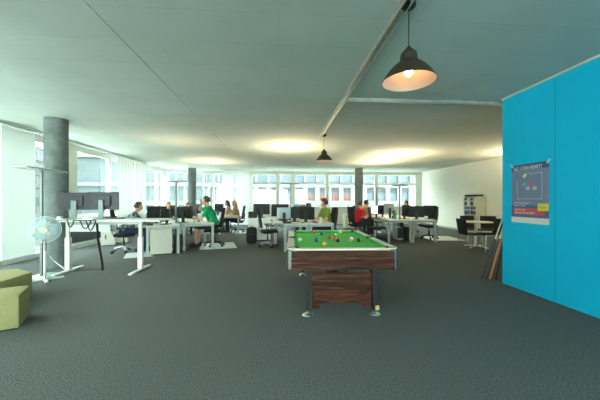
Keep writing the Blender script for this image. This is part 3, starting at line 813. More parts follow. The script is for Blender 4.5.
monitor('monitor', .52, .34, .18, M_DARK, M_SCREEN, 'dark monitor turned at an angle on the standing desk, nearer the column', X_, d_, 24, ZS, stand=M_STEEL)
X_, d_ = (103 - 300) * 5.55 / F, 5.55
monitor('monitor', .62, .345, .185, M_DARK, M_SCREEN, 'dark monitor square on at the free end of the standing desk', X_, d_, -2, ZS, stand=M_STEEL)
# cables
def cable(name, pts, r, lab, m=M_BLACK, parent=None):
    out = []
    pts = [Vector(p) for p in pts]
    for i in range(len(pts) - 1):       # Catmull-Rom
        p0, p1, p2, p3 = pts[max(i - 1, 0)], pts[i], pts[i + 1], pts[min(i + 2, len(pts) - 1)]
        for k in range(6):
            t = k / 6; out.append(.5 * ((2 * p1) + (p2 - p0) * t + (2 * p0 - 5 * p1 + 4 * p2 - p3) * t * t + (-p0 + 3 * p1 - 3 * p2 + p3) * t ** 3))
    out.append(pts[-1]); b = MB(); b.tube(out, r, 8); o = b.build(name, m, parent, smooth=SM)
    if lab: tag(o, lab, 'cable', 'cables at the standing desk')
    return o
e = S(102.3, 5.42, .012)
cable('cable', [S(97, 5.15, ZS - .05), S(97.5, 5.18, ZS - .2), S(98.2, 5.22, .6), S(101, 5.3, .3), S(102.6, 5.38, .1), e], .019, 'thick black cable trunk dropping from standing desk to floor')
for j, (pxa, pxb, dip) in enumerate(((67, 73, .1), (80, 90, .13), (86, 95, .16))):
    cable('cable', [S(pxa, 5.2, ZS + .006), S(pxa, 5.06, ZS + .006), S(pxa + 1, 4.97, ZS - .03), S((pxa + pxb) / 2, 4.97, ZS - dip), S(pxb, 4.98, ZS - .04), S(pxb + .5, 5.05, ZS + .006), S(pxb + 1, 5.2, ZS + .006)], .01,
          ('dark cable loop hanging off the standing desk edge by its leg', 'dark cable loop hanging in the middle of the desk edge', 'dark cable loop hanging beside the thick cable trunk')[j])
cable('cable', [S(75, 5.1, ZS + .008), S(82, 5.08, ZS + .008), S(90, 5.1, ZS + .008), S(96, 5.2, ZS + .008)], .008, 'black cable lying along the standing desk top')
cable('cable', [e + Vector((.02, 0, -.004)), S(95, 5.5, .008), S(84, 5.4, .008), S(74, 5.35, .008)], .006, 'thin black cable lying on the carpet under the desk')
cable('cable', [S(49.5, 5.3, .3), S(55, 5.35, .18), S(62, 5.3, .09), S(66, 5.18, .05)], .006, 'pale cable slanting down to the standing desk foot', M_WHITE)
# tray with cups
tr = thing('tray', 'white tray with small items at the column end of the standing desk', 'tray', S(61.5, 5.42, ZS), rz(0))
b = MB(); b.box((0, 0, .01), (.16, .12, .018), bev=.004); b.build('plate', M_WHITE, tr)
b = MB(); b.box((-.03, 0, .04), (.07, .08, .045), bev=.01); b.build('paper_stack', M_CREAM, tr)
kb = thing('keyboard', 'black keyboard on the standing desk below the free monitor', 'keyboard', S(113, 5.72, ZS), rz(0))
b = MB(); b.box((0, 0, .01), (.44, .14, .018), bev=.004); b.build('body', M_BLACK, kb)
b = MB()
for i in range(15):
    for j in range(5): b.box((-.198 + i * .0283, -.05 + j * .025, .0215), (.023, .02, .006))
b.build('keys', M_DARK, kb)

# box and pedestal by the window wall behind the standing desk
bxo = thing('storage_box', 'pale box with a hand slot standing by the window wall', 'box', S(108.5, 8.7, 0), rz(30))
b = MB(); b.box((0, 0, .2), (.36, .3, .4), bev=.006); b.build('body', M_CREAM, bxo)
b = MB(); b.box((-.06, -.152, .24), (.03, .006, .13), bev=.002); b.build('hand_slot', M_DARK, bxo)
b = MB(); b.box((0, 0, .402), (.37, .31, .02), bev=.004); b.build('lid', M_WHITE, bxo)

def pedestal(lab, X, d, deg, w=.42, dp=.55, h=.58, mt=M_CREAM, front=-1, n=3):
    t = thing('drawer_pedestal', lab, 'drawer unit', P(X, d), rz(deg), 'pale drawer pedestals')
    b = MB(); b.box((0, 0, .03 + (h - .03) / 2), (w, dp, h - .03), bev=.004); b.build('body', mt, t)
    b = MB(); b.box((0, 0, .016), (w - .04, dp - .04, .03)); b.build('plinth', M_BLACK, t)
    hh = (h - .06) / n
    for i in range(n):
        q = MB(); q.box((0, front * (dp / 2 + .008), .045 + hh * (i + .5)), (w - .012, .016, hh - .008), bev=.003); dr = q.build('drawer', mt, t)
        k = MB(); k.box((0, front * (dp / 2 + .022), .045 + hh * (i + .5) + hh * .28), (.12, .012, .014), bev=.003); k.build('handle', M_ALU, dr)
    return t
pedestal('cream drawer pedestal by the window wall next to the pale box', (119.5 - 300) * 9.0 / F, 9.0, 25, .5, .4, .6)

# --- left rows of desks
d1 = desk(.75, 1.6, 'white desk with drawer pedestal under it, where the plaid shirted person sits', (-3.35, 6.98), 27)
d2 = desk(.80, 1.6, 'white desk at which the person in the bright green shirt sits', (-2.72, 7.66), 26)
d3 = desk(.75, 1.6, 'desk behind the plaid shirted person, toward the rounded window corner', (-4.1, 8.42), 27)
d4 = desk(.80, 1.6, 'desk behind the bright green shirted person, farther from the pool table', (-3.43, 9.12), 26)
pd = pedestal('cream drawer unit under the desk end of the plaid shirted person', -3.50, 7.18, 27, .48, .5, .63, front=1)
# far desk of the two women
d5 = desk(.82, 1.6, 'far desk shared by the two women in beige', (-2.82, 11.35), 28)
# centre rows
d6 = desk(.66, 1.6, 'desk with the silver monitor, beside the empty swivel chair', (-.09, 7.47), 14)
d7 = desk(.66, 1.6, 'desk at which the person in the olive shirt sits, behind the pool table', (.59, 7.58), 10)
d8 = desk(.66, 1.5, 'desk behind the one with the silver monitor', (-.50, 9.06), 14)
d9 = desk(.66, 1.5, 'desk behind the olive shirted person', (.30, 9.2), 10)
# right rows
d10 = desk(.76, 1.6, 'desk with teal bottle, end facing the open floor, beside the red shirted person', (3.16, 9.0), 0)
d11 = desk(.76, 1.6, 'desk closest to the white wall, with two dark monitors side by side', (3.94, 9.0), 0)
d12 = desk(.76, 1.6, 'far desk behind the one with the teal bottle', (3.16, 10.64), 0)
d13 = desk(.76, 1.6, 'far desk behind the one with two dark monitors', (3.94, 10.64), 0)

# --- monitors
def mon(px, d, deg, w, h, zb, lab, body=M_DARK, front=M_SCREEN, top=None, z=.72):
    return monitor('monitor', w, h, zb, body, front, lab, (px - 300) * d / F, d, deg, z, top=top)
lit = mat('lit_screen', '#cfdbe6', .2, var=.05, scale=9, emit='#cfe0f2', estr=.9)
mon(155, 7.72, 70, .50, .36, .10, 'dark monitor facing the plaid shirted person')
mon(164.6, 7.36, 91, .46, .33, .07, 'slim dark monitor seen nearly edge on near the drawer unit desk end')
mon(173.5, 9.3, 95, .5, .34, .12, 'dark monitor on the second left desk, past the floor lamp pole')
mon(184.5, 8.05, -18, .54, .33, .11, 'dark monitor facing the bright green shirted person', M_BLACK)
mon(198.5, 10.2, -53, .5, .34, .16, 'dark monitor on the desk behind the bright green shirted person')
mon(219.0, 11.95, -27, .48, .34, .14, 'dark monitor in front of the two women in beige')
SB = thing('sideboard', 'white low sideboard behind the backpack and swivel chair', 'sideboard', P(-1.36, 9.62), rz(6))
b = MB(); b.box((0, 0, .39), (.72, .42, .7), bev=.004); b.build('body', M_WHITE, SB)
for sx in (-1, 1):
    b = MB(); b.box((sx * .178, -.216, .39), (.346, .014, .68), bev=.003); dr = b.build('door', M_WHITE, SB)
    k = MB(); k.box((sx * .04, -.228, .6), (.012, .012, .1), bev=.003); k.build('handle', M_ALU, dr)
b = MB(); b.box((0, 0, .75), (.74, .44, .02), bev=.003); b.build('top', M_WHITE, SB)
b = MB(); b.box((0, 0, .02), (.68, .38, .04)); b.build('plinth', M_DARK, SB)
mon(261.5, 9.62, 8, .55, .36, .11, 'black monitor standing on the white sideboard', M_BLACK, z=.76)
pr = thing('printer', 'small black printer on the white sideboard', 'printer', P(-1.58, 9.56, .76), rz(6))
b = MB(); b.box((0, 0, .1), (.28, .3, .2), bev=.012); b.build('body', M_BLACK, pr)
b = MB(); b.box((0, -.16, .06), (.22, .06, .012), bev=.003); b.build('paper_tray', M_DARK, pr)
mon(280.0, 8.95, 10, .54, .36, .12, 'dark monitor with a brown top ledge behind the silver one', M_BLACK, top=M_BROWNEDGE)
mon(283.8, 8.25, 14, .40, .32, .09, 'silver monitor back at the desk by the empty swivel chair', M_SILVER)
mon(295.5, 8.3, -30, .34, .32, .1, 'narrow dark monitor between the silver one and the olive shirted person')
mon(307.0, 7.95, -38, .50, .36, .08, 'dark monitor facing the olive shirted person', M_BLACK)
FC = thing('filing_cabinet', 'dark filing cabinet behind the monitors of the middle desks', 'cabinet', P(.1, 11.45), rz(0))
b = MB(); b.box((0, 0, .57), (.75, .4, 1.08), bev=.004); b.build('body', M_DARK, FC)
for sx in (-1, 1):
    b = MB(); b.box((sx * .187, -.207, .57), (.366, .014, 1.05), bev=.003); b.build('door', M_DARK, FC)
b = MB(); b.box((0, 0, .02), (.7, .36, .03)); b.build('plinth', M_BLACK, FC)
for (x, w, h, c, lab) in ((-.22, .24, .1, '#7fb4c9', 'light blue box on the dark filing cabinet'), (.02, .18, .08, '#b5605a', 'red box on the dark filing cabinet'), (.24, .2, .13, '#2b3a44', 'dark blue box on the dark filing cabinet')):
    t = thing('archive_box', lab, 'box', P(.1 + x, 11.45, 1.11), rz(0), 'boxes on the filing cabinet')
    b = MB(); b.box((0, 0, h / 2), (w, .26, h), bev=.004); b.build('body', mat('box_' + c, c, .6), t); b = MB(); b.box((0, 0, h - .012), (w + .008, .268, .026), bev=.003); b.build('lid', mat('box_' + c, c, .6), t)
mon(375.0, 10.1, 105, .42, .30, .14, 'small lit pale screen facing the red shirted person', M_BLACK, lit)
mon(381.0, 10.5, 100, .44, .32, .12, 'dark monitor seen edge on beside the small lit screen', M_BLACK)
mon(388.7, 9.95, 30, .46, .34, .17, 'grey blue monitor back between lit screen and teal bottle', M_SILVER)
mon(405.8, 9.5, -77, .42, .38, .08, 'dark monitor below the half hidden head on the right hand desks', M_BLACK)
mon(416.3, 9.38, -14, .48, .36, .07, 'wide dark monitor square to the open floor near white wall', M_BLACK)
mon(430.2, 9.55, -54, .46, .36, .09, 'dark monitor closest to the white wall', M_DARK)

# --- desk clutter
def bottle(lab, X, d, c, h=.24, r=.035, z=.72):
    t = thing('bottle', lab, 'bottle', P(X, d, z)); m_ = mat('bottle_' + c, c, .25, var=.03)
    b = MB(); b.lathe([(0, 0), (r, 0), (r, h * .62), (r * .4, h * .8), (r * .38, h * .93), (0, h * .93)], 20); b.build('body', m_, t, smooth=SM)
    b = MB(); b.cyl((0, 0, h * .92), (0, 0, h), r * .42, seg=14); b.build('cap', M_BLACK, t)
bottle('teal bottle between monitors on the right hand desks', (395.3 - 300) * 9.3 / F, 9.3, '#2f9c94', .27, .042)
def mug(lab, px, d, c, h=.1, r=.04, z=.72):
    t = thing('mug', lab, 'mug', S(px, d, z)); m_ = mat('mug_' + c, c, .3, var=.02)
    b = MB(); b.lathe([(0, 0), (r, 0), (r, h), (r * .9, h), (r * .88, .008), (0, .008)], 24); b.build('body', m_, t, smooth=SM)
    b = MB(); b.tube([(r * .95, 0, h * .8), (r * 1.5, 0, h * .75), (r * 1.6, 0, h * .45), (r * .95, 0, h * .22)], .007, 8); b.build('handle', m_, t, smooth=SM)
mug('tall white cup in front of the olive shirted person', 320.6, 7.72, '#e8e6df', .15, .036)
mug('orange brown mug on the desk end next to the teal bottle', 399.6, 9.2, '#b98a62', .09)
mug('white mug on the desk of the bright green shirted person', 196, 7.85, '#dde0da', .09)
def kbd(lab, px, d, deg, c=M_BLACK, z=.72):
    o = place(kb, USED | {kb.name}, S(px, d, z), rz(deg), lab); return o
kb['group'] = 'keyboards on the desks'
kbd('black keyboard in front of the plaid shirted person', 150, 7.12, -62)
kbd('black keyboard in front of the olive shirted person', 314.5, 8.1, 95)
kbd('black keyboard in front of the lit screen', 375.5, 9.8, -85)
kbd('black keyboard on the desk of the bright green shirted person', 197, 8.25, 105)
def papers(lab, px, d, deg, w=.21, l=.3, h=.012, z=.72):
    b = MB(); b.box((0, 0, h / 2), (w, l, h)); o = b.build('paper_stack', mat('paper', '#eeeeea', .8, var=.02), None, S(px, d, z), rz(deg)); return tag(o, lab, 'papers', 'papers on the desks')
papers('white papers before the monitor of the olive shirted person', 308.5, 7.68, 10)
papers('white papers by the elbow of the bright green shirted person', 203, 7.98, 20)
papers('yellowish papers on the desk by the lit screen', 384.5, 9.5, 5, .3, .22, .04)
papers('white papers on the desk with two dark monitors', 421.5, 9.15, 0)
papers('white papers by the silver monitor', 277.5, 7.75, 20, .2, .28, .06)
tl = thing('desk_phone', 'black desk telephone beside the silver monitor', 'telephone', S(287, 7.68, .72), rz(10))
b = MB(); b.prism_y([(-.1, 0), (.1, 0), (.1, .06), (-.1, .03)], -.1, .1); b.build('body', M_BLACK, tl)
b = MB(); b.tube([(-.08, -.07, .075), (-.06, -.07, .095), (.06, -.07, .11), (.09, -.07, .1)], .018, 8); b.build('handset', M_BLACK, tl, smooth=SM)
bag = thing('pouch', 'soft black pouch on the desk by the silver monitor', 'bag', S(283, 7.85, .72), rz(30))
b = MB(); b.sph((0, 0, .045), (.13, .08, .045), 20); b.build('body', M_BLACKFAB, bag, smooth=SM)
b = MB(); b.tube([(-.1, 0, .06), (-.04, 0, .1), (.04, 0, .1), (.1, 0, .06)], .008, 6); b.build('handle', M_BLACK, bag)
pp = thing('potted_plant', 'small dark leafed plant beside the teal bottle', 'plant', S(393.6, 9.75, .72))
b = MB(); b.lathe([(0, 0), (.05, 0), (.065, .1), (.058, .1), (.05, .085), (0, .085)], 20); b.build('pot', mat('clay', '#6d5a49', .7), pp, smooth=SM)
b = MB()
for k in range(16):
    a = k * 2.4; r_ = .03 + .05 * (k % 4) / 3; h = .2 + .2 * random.random()
    base = Vector((0, 0, .08)); tip = Vector((r_ * math.cos(a), r_ * math.sin(a), h)); u = Vector((-math.sin(a), math.cos(a), 0)) * .014; mid = (base + tip) / 2 + Vector((0, 0, .03))
    v = [b.bm.verts.new(p) for p in (base, mid + u, tip, mid - u)]; v2 = [b.bm.verts.new(p + Vector((.002, .002, .002))) for p in (base, mid + u, tip, mid - u)]
    b.bm.faces.new(v); b.bm.faces.new(v2[::-1])
    for i in range(4): b.bm.faces.new((v[i], v2[i], v2[(i + 1) % 4], v[(i + 1) % 4]))
b.build('leaves', mat('leaf_dark', '#37433a', .6, var=.15), pp)

# backpack
bp_ = thing('backpack', 'black backpack slumped on the carpet before the white sideboard', 'backpack', P(-1.52, 8.95), rz(10))
b = MB(); b.box((0, 0, .25), (.33, .2, .5), bev=.09, seg=4); b.build('main_bag', M_BLACKFAB, bp_, smooth=SM)
b = MB(); b.box((0, -.12, .17), (.26, .09, .27), bev=.04, seg=3); b.build('front_pocket', M_BLACKFAB, bp_, smooth=SM)
for sx in (-1, 1):
    b = MB(); b.tube([(sx * .08, .09, .46), (sx * .1, .16, .42), (sx * .12, .17, .25), (sx * .13, .1, .08)], .018, 8); b.build('strap', M_BLACK, bp_, smooth=SM)
b = MB(); b.tube([(-.04, 0, .48), (-.03, 0, .53), (.03, 0, .53), (.04, 0, .48)], .01, 8); b.build('handle', M_BLACK, bp_, smooth=SM)

pedestal('cream drawer pedestal on the floor behind the red shirted person', 2.32, 13.7, 5, .42, .5, .66)
def pc(lab, X, d, deg, m_=M_BLACK):
    t = thing('computer_tower', lab, 'computer', P(X, d), rz(deg), 'computer towers under desks')
    b = MB(); b.box((0, 0, .22), (.19, .44, .42), bev=.008); b.build('case', m_, t)
    b = MB(); b.box((0, -.224, .25), (.17, .01, .34), bev=.003); b.build('front_panel', M_DARK, t)
    b = MB()
    for sx in (-1, 1):
        for sy in (-1, 1): b.box((sx * .07, sy * .18, .006), (.03, .05, .012))
    b.build('feet', M_BLACK, t)
pc('black computer tower under the plaid shirted person\'s desk by the drawer unit', -3.22, 7.5, 27)
pc('black computer tower under the desk with the silver monitor', -.05, 8.2, 14)
pc('black computer tower under the desk with two dark monitors', 3.72, 9.9, 0)
pc('silver computer tower under the desk with the teal bottle', 3.35, 9.75, 0, M_SILVER)

# chair mats
def fmat(lab, X, d, deg, w, l):
    b = MB(); b.prism([(-w / 2, -l / 2), (w / 2, -l / 2), (w / 2, l / 2), (-w / 2, l / 2)], .0005, .005); o = b.build('chair_mat', M_MAT, None, P(X, d), rz(deg)); tag(o, lab, 'floor mat', 'pale floor mats under chairs')
fmat('pale floor mat under the bright green shirted person', -2.42, 8.4, 18, 1.0, 1.15)
fmat('pale floor mat under the plaid shirted person', -3.95, 7.0, 27, .6, .75)
fmat('pale floor mat by the desk closest to the white wall', 4.98, 10.1, 0, 1.1, 1.2)
fmat('pale floor mat under the women in beige', -2.45, 12.3, 28, 1.0, 1.3)
fmat('pale floor mat under the red shirted person', 2.1, 10.3, 0, 1.0, 1.2)

# ------------------------------------------------------------------ chairs at the desks
chair_at(-.93, 8.2, -78, 'empty black mesh swivel chair with metal base beside the backpack', True)
chair_at(-4.55, 7.35, -66, 'swivel chair under the plaid shirted person', True)
chair_at(-2.50, 8.36, 98, 'swivel chair under the bright green shirted person')
chair_at(-2.62, 12.1, 92, 'swivel chair under the blond woman')
chair_at(-3.15, 12.95, 100, 'swivel chair under the dark haired woman')
chair_at(.86, 8.75, 112, 'swivel chair under the olive shirted person')
chair_at(2.02, 10.3, -70, 'swivel chair under the red shirted person')
chair_at(2.42, 11.5, -86, 'swivel chair under the dark haired person beside the red shirted one')
chair_at(2.5, 9.25, -100, 'empty black swivel chair before the desk with the teal bottle')
chair_at(4.5, 9.95, 95, 'empty black swivel chair pushed under the desk closest to the white wall')
chair_at(4.72, 12.1, 95, 'swivel chair under the person half hidden by the two dark monitors')
chair_at(-5.0, 10.75, -150, 'swivel chair at the far end of the plaid shirted person\'s desk row')
chair_at(-4.5, 11.4, 200, 'swivel chair at the far end of the bright green shirted person\'s desk row')

# ------------------------------------------------------------------ round table, side chairs, shelf
RT = thing('round_table', 'small round white meeting table near the white wall', 'table', P(5.0, 8.1))
b = MB(); b.lathe([(0, .715), (.40, .715), (.42, .72), (.42, .735), (.41, .74), (0, .74)], 40); b.build('tabletop', M_CREAM, RT, smooth=SM)
b = MB(); b.cyl((0, 0, .03), (0, 0, .715), .035, seg=20); b.build('post', M_WHITE, RT, smooth=SM)
for k in range(4):
    a = k * PI / 2 + .5
    b = MB(); b.tube([(0, 0, .06), (.15 * math.cos(a), .15 * math.sin(a), .045), (.32 * math.cos(a), .32 * math.sin(a), .02)], .02, 8); b.build('leg', M_WHITE, RT, smooth=SM)
def side_chair(seat_m):
    t = thing('side_chair', '', 'chair', (0, 0, 0), 0, 'black side chairs around the round table')
    b = MB(); b.box((0, .0, .45), (.42, .42, .035), bev=.014, seg=3); b.build('seat', seat_m, t, smooth=SM)
    b = MB(); rot = Matrix.Rotation(R(10), 3, 'X'); b.box((0, -.235, .655), (.42, .03, .40), rot=rot, bev=.012, seg=3); b.build('backrest', seat_m, t, smooth=SM)
    for sx in (-1, 1):
        b = MB(); b.tube([(sx * .19, .17, .435), (sx * .215, .2, 0)], .011, 10); b.build('leg', M_CHROME, t, smooth=SM)
        b = MB(); b.tube([(sx * .2, -.22, .60), (sx * .2, -.19, .44), (sx * .215, -.23, 0)], .011, 10); b.build('leg', M_CHROME, t, smooth=SM)
    b = MB(); b.box((0, 0, .428), (.37, .37, .012)); b.build('seat_frame', M_CHROME, t)
    return t
SCH = side_chair(M_BLACKFAB)
place(SCH, USED, P(4.52, 7.55), rz(-88), 'black side chair with chrome legs at the round table, standing out toward the desks')
place(SCH, USED, P(4.99, 7.53), rz(85), 'black side chair at the round table, half behind the cue sticks')
SCB = side_chair(mat('brown_black_fabric', '#3a3028', .9, var=.15, scale=120))
place(SCB, USED, P(5.30, 8.82), rz(176), 'brown black side chair behind the round table, before the shelf')
place(SCB, USED, P(5.72, 8.65), rz(150), 'brown black side chair behind the round table, next to the white wall corner')

SHF = thing('shelf_unit', 'cream open shelf with folders against the white wall', 'shelf', (7.92, 11.05, 0), 0)
sw, sd, sh_ = .78, .38, 1.5
b = MB()
for sy in (-1, 1): b.box((0, sy * (sw / 2 - .0125), sh_ / 2), (sd, .025, sh_))
b.box((0, 0, sh_ / 2), (sd, .02, sh_ - .02)); b.build('side_panel', M_CREAM, SHF)
b = MB(); b.box((sd / 2 - .006, 0, sh_ / 2), (.01, sw - .05, sh_)); b.build('back_panel', M_CREAM, SHF)
for z in (.04, .4, .765, 1.13, sh_ - .0125):
    b = MB(); b.box((-.002, 0, z), (sd - .01, sw - .052, .024)); b.build('shelf', M_CREAM, SHF)
def folder(y, z, c, lab, w=.07, h=.29):
    t = thing('ring_binder', lab, 'binder', (7.84, 11.05 + y, z), 0, 'ring binders in the cream shelf')
    b = MB(); b.box((0, 0, h / 2), (.2, w - .004, h), bev=.003); b.build('cover', mat('binder_' + c, c, .5, var=.05), t)
    b = MB(); b.box((-.1015, 0, h * .62), (.002, w * .6, h * .3)); b.build('spine_label', mat('binder_label', '#dcdcd4', .7), t)
names = {0: 'first', 1: 'second', 2: 'third', 3: 'fourth'}
for (row, z) in (('second highest', .777), ('highest', 1.142)):
    for comp, y0 in (('far', .03), ('near', -.345)):
        for i in range(4):
            if row == 'second highest': c, cn = ('#2f63b0', 'blue') if comp == 'far' else ('#23262a', 'black')
            else: c, cn = (('#d4d6d0', 'white') if i < 2 else ('#2a2d30', 'black'))
            folder(y0 + .04 + i * .078, z, c, '%s ring binder, %s from the window side, %s shelf, %s compartment' % (cn, names[3 - i], row, 'window side' if comp == 'far' else 'table side'))
for i, (y, w) in enumerate(((-.2, .3), (.18, .3))):
    t = thing('document_tray', 'dark document tray on top of the cream shelf, ' + ('table side' if i == 0 else 'window side'), 'tray', (7.9, 11.05 + y, sh_), 0, 'dark trays on the cream shelf')
    b = MB(); b.box((0, 0, .008), (.3, w, .014)); b.box((0, w / 2 - .006, .035), (.3, .01, .06)); b.box((0, -w / 2 + .006, .035), (.3, .01, .06)); b.build('lower_tray', M_BLACK, t)
    b = MB(); b.box((0, 0, .068), (.3, w, .012)); b.build('upper_tray', M_DARK, t)

# ------------------------------------------------------------------ people
def bake(o, voxel, it=3, fac=.5):
    m = o.modifiers.new('r', 'REMESH'); m.mode = 'VOXEL'; m.voxel_size = voxel; m.use_smooth_shade = True
    s = o.modifiers.new('s', 'SMOOTH'); s.iterations = it; s.factor = fac
    dg = bpy.context.evaluated_depsgraph_get(); me = bpy.data.meshes.new_from_object(o.evaluated_get(dg))
    me.polygons.foreach_set('use_smooth', [True] * len(me.polygons))
    o.modifiers.clear(); old = o.data; o.data = me; bpy.data.meshes.remove(old)
    return o
def ik(a, c, l1, l2, pole):
    a, c = Vector(a), Vector(c); d = c - a; L = min(d.length, (l1 + l2) * .995); u = d.normalized(); c = a + u * L
    k = (l1 * l1 - l2 * l2 + L * L) / (2 * L); h = math.sqrt(max(l1 * l1 - k * k, 0))
    p = Vector(pole); p = (p - u * p.dot(u)).normalized()
    return a + u * k + p * h, c
def person(lab, X, d, deg, shirt, trousers='#2b3240', hair='#33261e', lean=12, hp=10, hy=0, hands=((-.17, .42, .76), (.17, .42, .76)), skin=M_SKIN, long_hair=False, shorts=False, sleeves='short', k=1.0, knees=None, feet_y=.42, shoes='#2a2a2c', vol=1.0):
    t = thing('person', lab, 'person', P(X, d), rz(deg), 'people working at the desks'); t.scale = (k, k, k)
    hip = Vector((0, 0, .55)); ln = R(lean)
    up = Vector((0, math.sin(ln), math.cos(ln))); fw = Vector((0, math.cos(ln), -math.sin(ln)))
    chest = hip + up * .33; sh = hip + up * .47; nk = hip + up * .53
    hup = Vector((0, math.sin(ln * .5), math.cos(ln * .5)))
    hc = nk + hup * .15 + Vector((0, .03, 0))
    HR = Matrix.Rotation(R(hy), 3, 'Z') @ Matrix.Rotation(R(-hp), 3, 'X')
    b = MB()
    # trunk, neck, head
    b.sph(hip + Vector((0, -.01, .02)), (.165, .125, .12), 20); b.cap(hip + up * .05, chest, .115, .125)
    b.sph(chest, (.165, .115, .16), 20, Matrix.Rotation(-ln, 3, 'X')); b.cap(sh + Vector((-.15, 0, -.01)), sh + Vector((.15, 0, -.01)), .06, .06)
    b.cap(nk - up * .03, hc - hup * .05, .056, .052)
    b.sph(hc, (.076, .094, .112), 24, HR); b.sph(hc + HR @ Vector((0, .02, -.06)), (.055, .07, .055), 18, HR)
    b.sph(hc + HR @ Vector((0, .098, -.018)), (.013, .02, .024), 12, HR)
    for sx in (-1, 1): b.sph(hc + HR @ Vector((sx * .077, -.005, -.012)), (.011, .02, .03), 12, HR)
    arms = []
    for i, sx in enumerate((-1, 1)):
        s0 = sh + Vector((sx * .175, 0, -.015)); hand = Vector(hands[i])
        el, wr = ik(s0, hand, .29, .25, (sx * .6, -.5, -.7)); arms.append((s0, el, wr))
        b.cap(s0, el, .05, .042); b.cap(el, wr, .04, .028)
        hd_ = (wr - el).normalized(); hd_ = (hd_ + Vector((0, .2, 0))).normalized() if hand.z < .9 else Vector((-sx * .35, .2, .9)).normalized()
        nrm = Vector((0, 0, 1)) if abs(hd_.z) < .8 else Vector((0, 1, 0))
        side = hd_.cross(nrm).normalized(); nrm = side.cross(hd_).normalized()
        pc_ = wr + hd_ * .05
        Mh = Matrix((side, hd_, nrm)).transposed()
        b.sph(pc_, (.04, .052, .018), 14, Mh)
        for q, (o_, l_) in enumerate(((-.033, .068), (-.011, .078), (.012, .074), (.034, .058))):
            r0 = pc_ + side * o_ * .9 + hd_ * .042; dirq = (hd_ + side * (o_ * 5.0)).normalized()
            m1 = r0 + dirq * l_ * .55; m2 = m1 + (dirq * .8 - nrm * .6).normalized() * l_ * .5
            b.cap(r0, m1, .0095, .009, 8); b.cap(m1, m2, .009, .0075, 8)
        th0 = pc_ - hd_ * .025 - side * sx * -.03; th1 = th0 + (hd_ * .6 + side * sx * .8).normalized() * .04; th2 = th1 + (hd_ * .95 + side * sx * .2 - nrm * .2).normalized() * .03
        b.cap(th0, th1, .012, .011, 8); b.cap(th1, th2, .011, .009, 8)
    legs = []
    for i, sx in enumerate((-1, 1)):
        h0 = hip + Vector((sx * .09, .02, -.01)); kn = Vector((sx * .13, .43, .53)); an = Vector((sx * .13, feet_y, .09)); legs.append((h0, kn, an))
        b.cap(h0, kn, .083, .058); b.cap(kn, (kn + an) / 2, .055, .052); b.cap((kn + an) / 2, an, .052, .036)
        b.cap(an - Vector((0, .03, .05)), an + Vector((0, .14, -.058)), .036, .026)
    body = bake(b.build('body', skin, t), .0075)
    # clothes
    smat = shirt if not isinstance(shirt, str) else mat('shirt_' + shirt, shirt, .9, var=.1, scale=40)
    c = MB(); c.sph(hip + Vector((0, -.01, .06)), (.182, .142, .12), 20); c.cap(hip + up * .09, chest, .132, .142)
    c.sph(chest, (.182, .134, .168), 20, Matrix.Rotation(-ln, 3, 'X')); c.cap(sh + Vector((-.15, 0, -.005)), sh + Vector((.15, 0, -.005)), .074, .074)
    c.cap(sh - up * .02, nk - up * .02, .075, .064)
    for (s0, el, wr) in arms:
        if sleeves == 'short': c.cap(s0, s0.lerp(el, .62), .066, .062)
        else: c.cap(s0, el, .064, .055); c.cap(el, el.lerp(wr, .85), .054, .04)
    bake(c.build('shirt', smat, t), .011, 2)
    tm = mat('trousers_' + trousers, trousers, .9, var=.1, scale=40)
    c = MB(); c.sph(hip + Vector((0, -.01, .0)), (.178, .138, .115), 20)
    for (h0, kn, an) in legs:
        c.cap(h0, kn, .094, .07)
        if not shorts: c.cap(kn, (kn + an) / 2, .067, .062); c.cap((kn + an) / 2, an + Vector((0, 0, .0)), .062, .052)
    bake(c.build('shorts' if shorts else 'trousers', tm, t), .011, 2)
    for (h0, kn, an) in legs:
        c = MB(); c.cap(an + Vector((0, -.035, -.042)), an + Vector((0, .15, -.05)), .047, .038); c.box(an + Vector((0, .055, -.083)), (.085, .27, .014), bev=.006)
        bake(c.build('shoe', mat('shoe_' + shoes, shoes, .6), t), .01, 1)
    # hair: a shell that dives under the skin at the face
    hm = mat('hair_' + hair, hair, .55, var=.3, scale=90)
    c = MB(); bmesh.ops.create_uvsphere(c.bm, u_segments=40, v_segments=28, radius=1)
    for v in c.bm.verts:
        n = v.co.copy(); face = max(0.0, min(1.0, (n.y - .18 - .75 * max(0, n.z - .38)) / .22)); low = max(0.0, min(1.0, (-.25 - n.z) / .25)) * (0 if long_hair and n.y < .1 else 1)
        g = 1 - max(face if n.z < .72 else 0, low)
        wv = .014 * math.sin(9 * n.x + 5 * n.z) * math.cos(8 * n.y)
        rr = .78 + g * (.36 + (vol - 1) + wv * 2 * (1 + 3 * (vol - 1)))
        v.co = Vector((n.x * .078 * rr, n.y * .096 * rr - .006 * g, n.z * .114 * rr + .006 * g))
        if long_hair and n.z < -.1 and n.y < .1: v.co.z -= (.1 - n.z * .12) * (1 - face); v.co.y -= .012
        v.co = HR @ v.co + hc
    c.build('hair', hm, t, smooth=3.2)
    for sx in (-1, 1):
        c = MB(); c.sph(hc + HR @ Vector((sx * .03, .086, .006)), (.011, .008, .008), 12, HR); ey = c.build('eye', mat('eye_white', '#d9d4cc', .3), t, smooth=3.2)
        c = MB(); c.sph(hc + HR @ Vector((sx * .03, .0925, .006)), (.005, .003, .005), 10, HR); c.build('iris', mat('iris_dark', '#2d2119', .2), ey)
    c = MB(); c.sph(hc + HR @ Vector((0, .087, -.062)), (.022, .007, .007), 14, HR); c.build('mouth', mat('lips', '#a8625a', .5), t, smooth=3.2)
    return t
person('person in a plaid shirt leaning to a keyboard by the drawer unit desk', -4.52, 7.36, -66, plaid_mat(), '#26364a', '#4a3424', lean=27, hp=8, sleeves='long', hands=((-.1, .62, .765), (.2, .6, .765)))
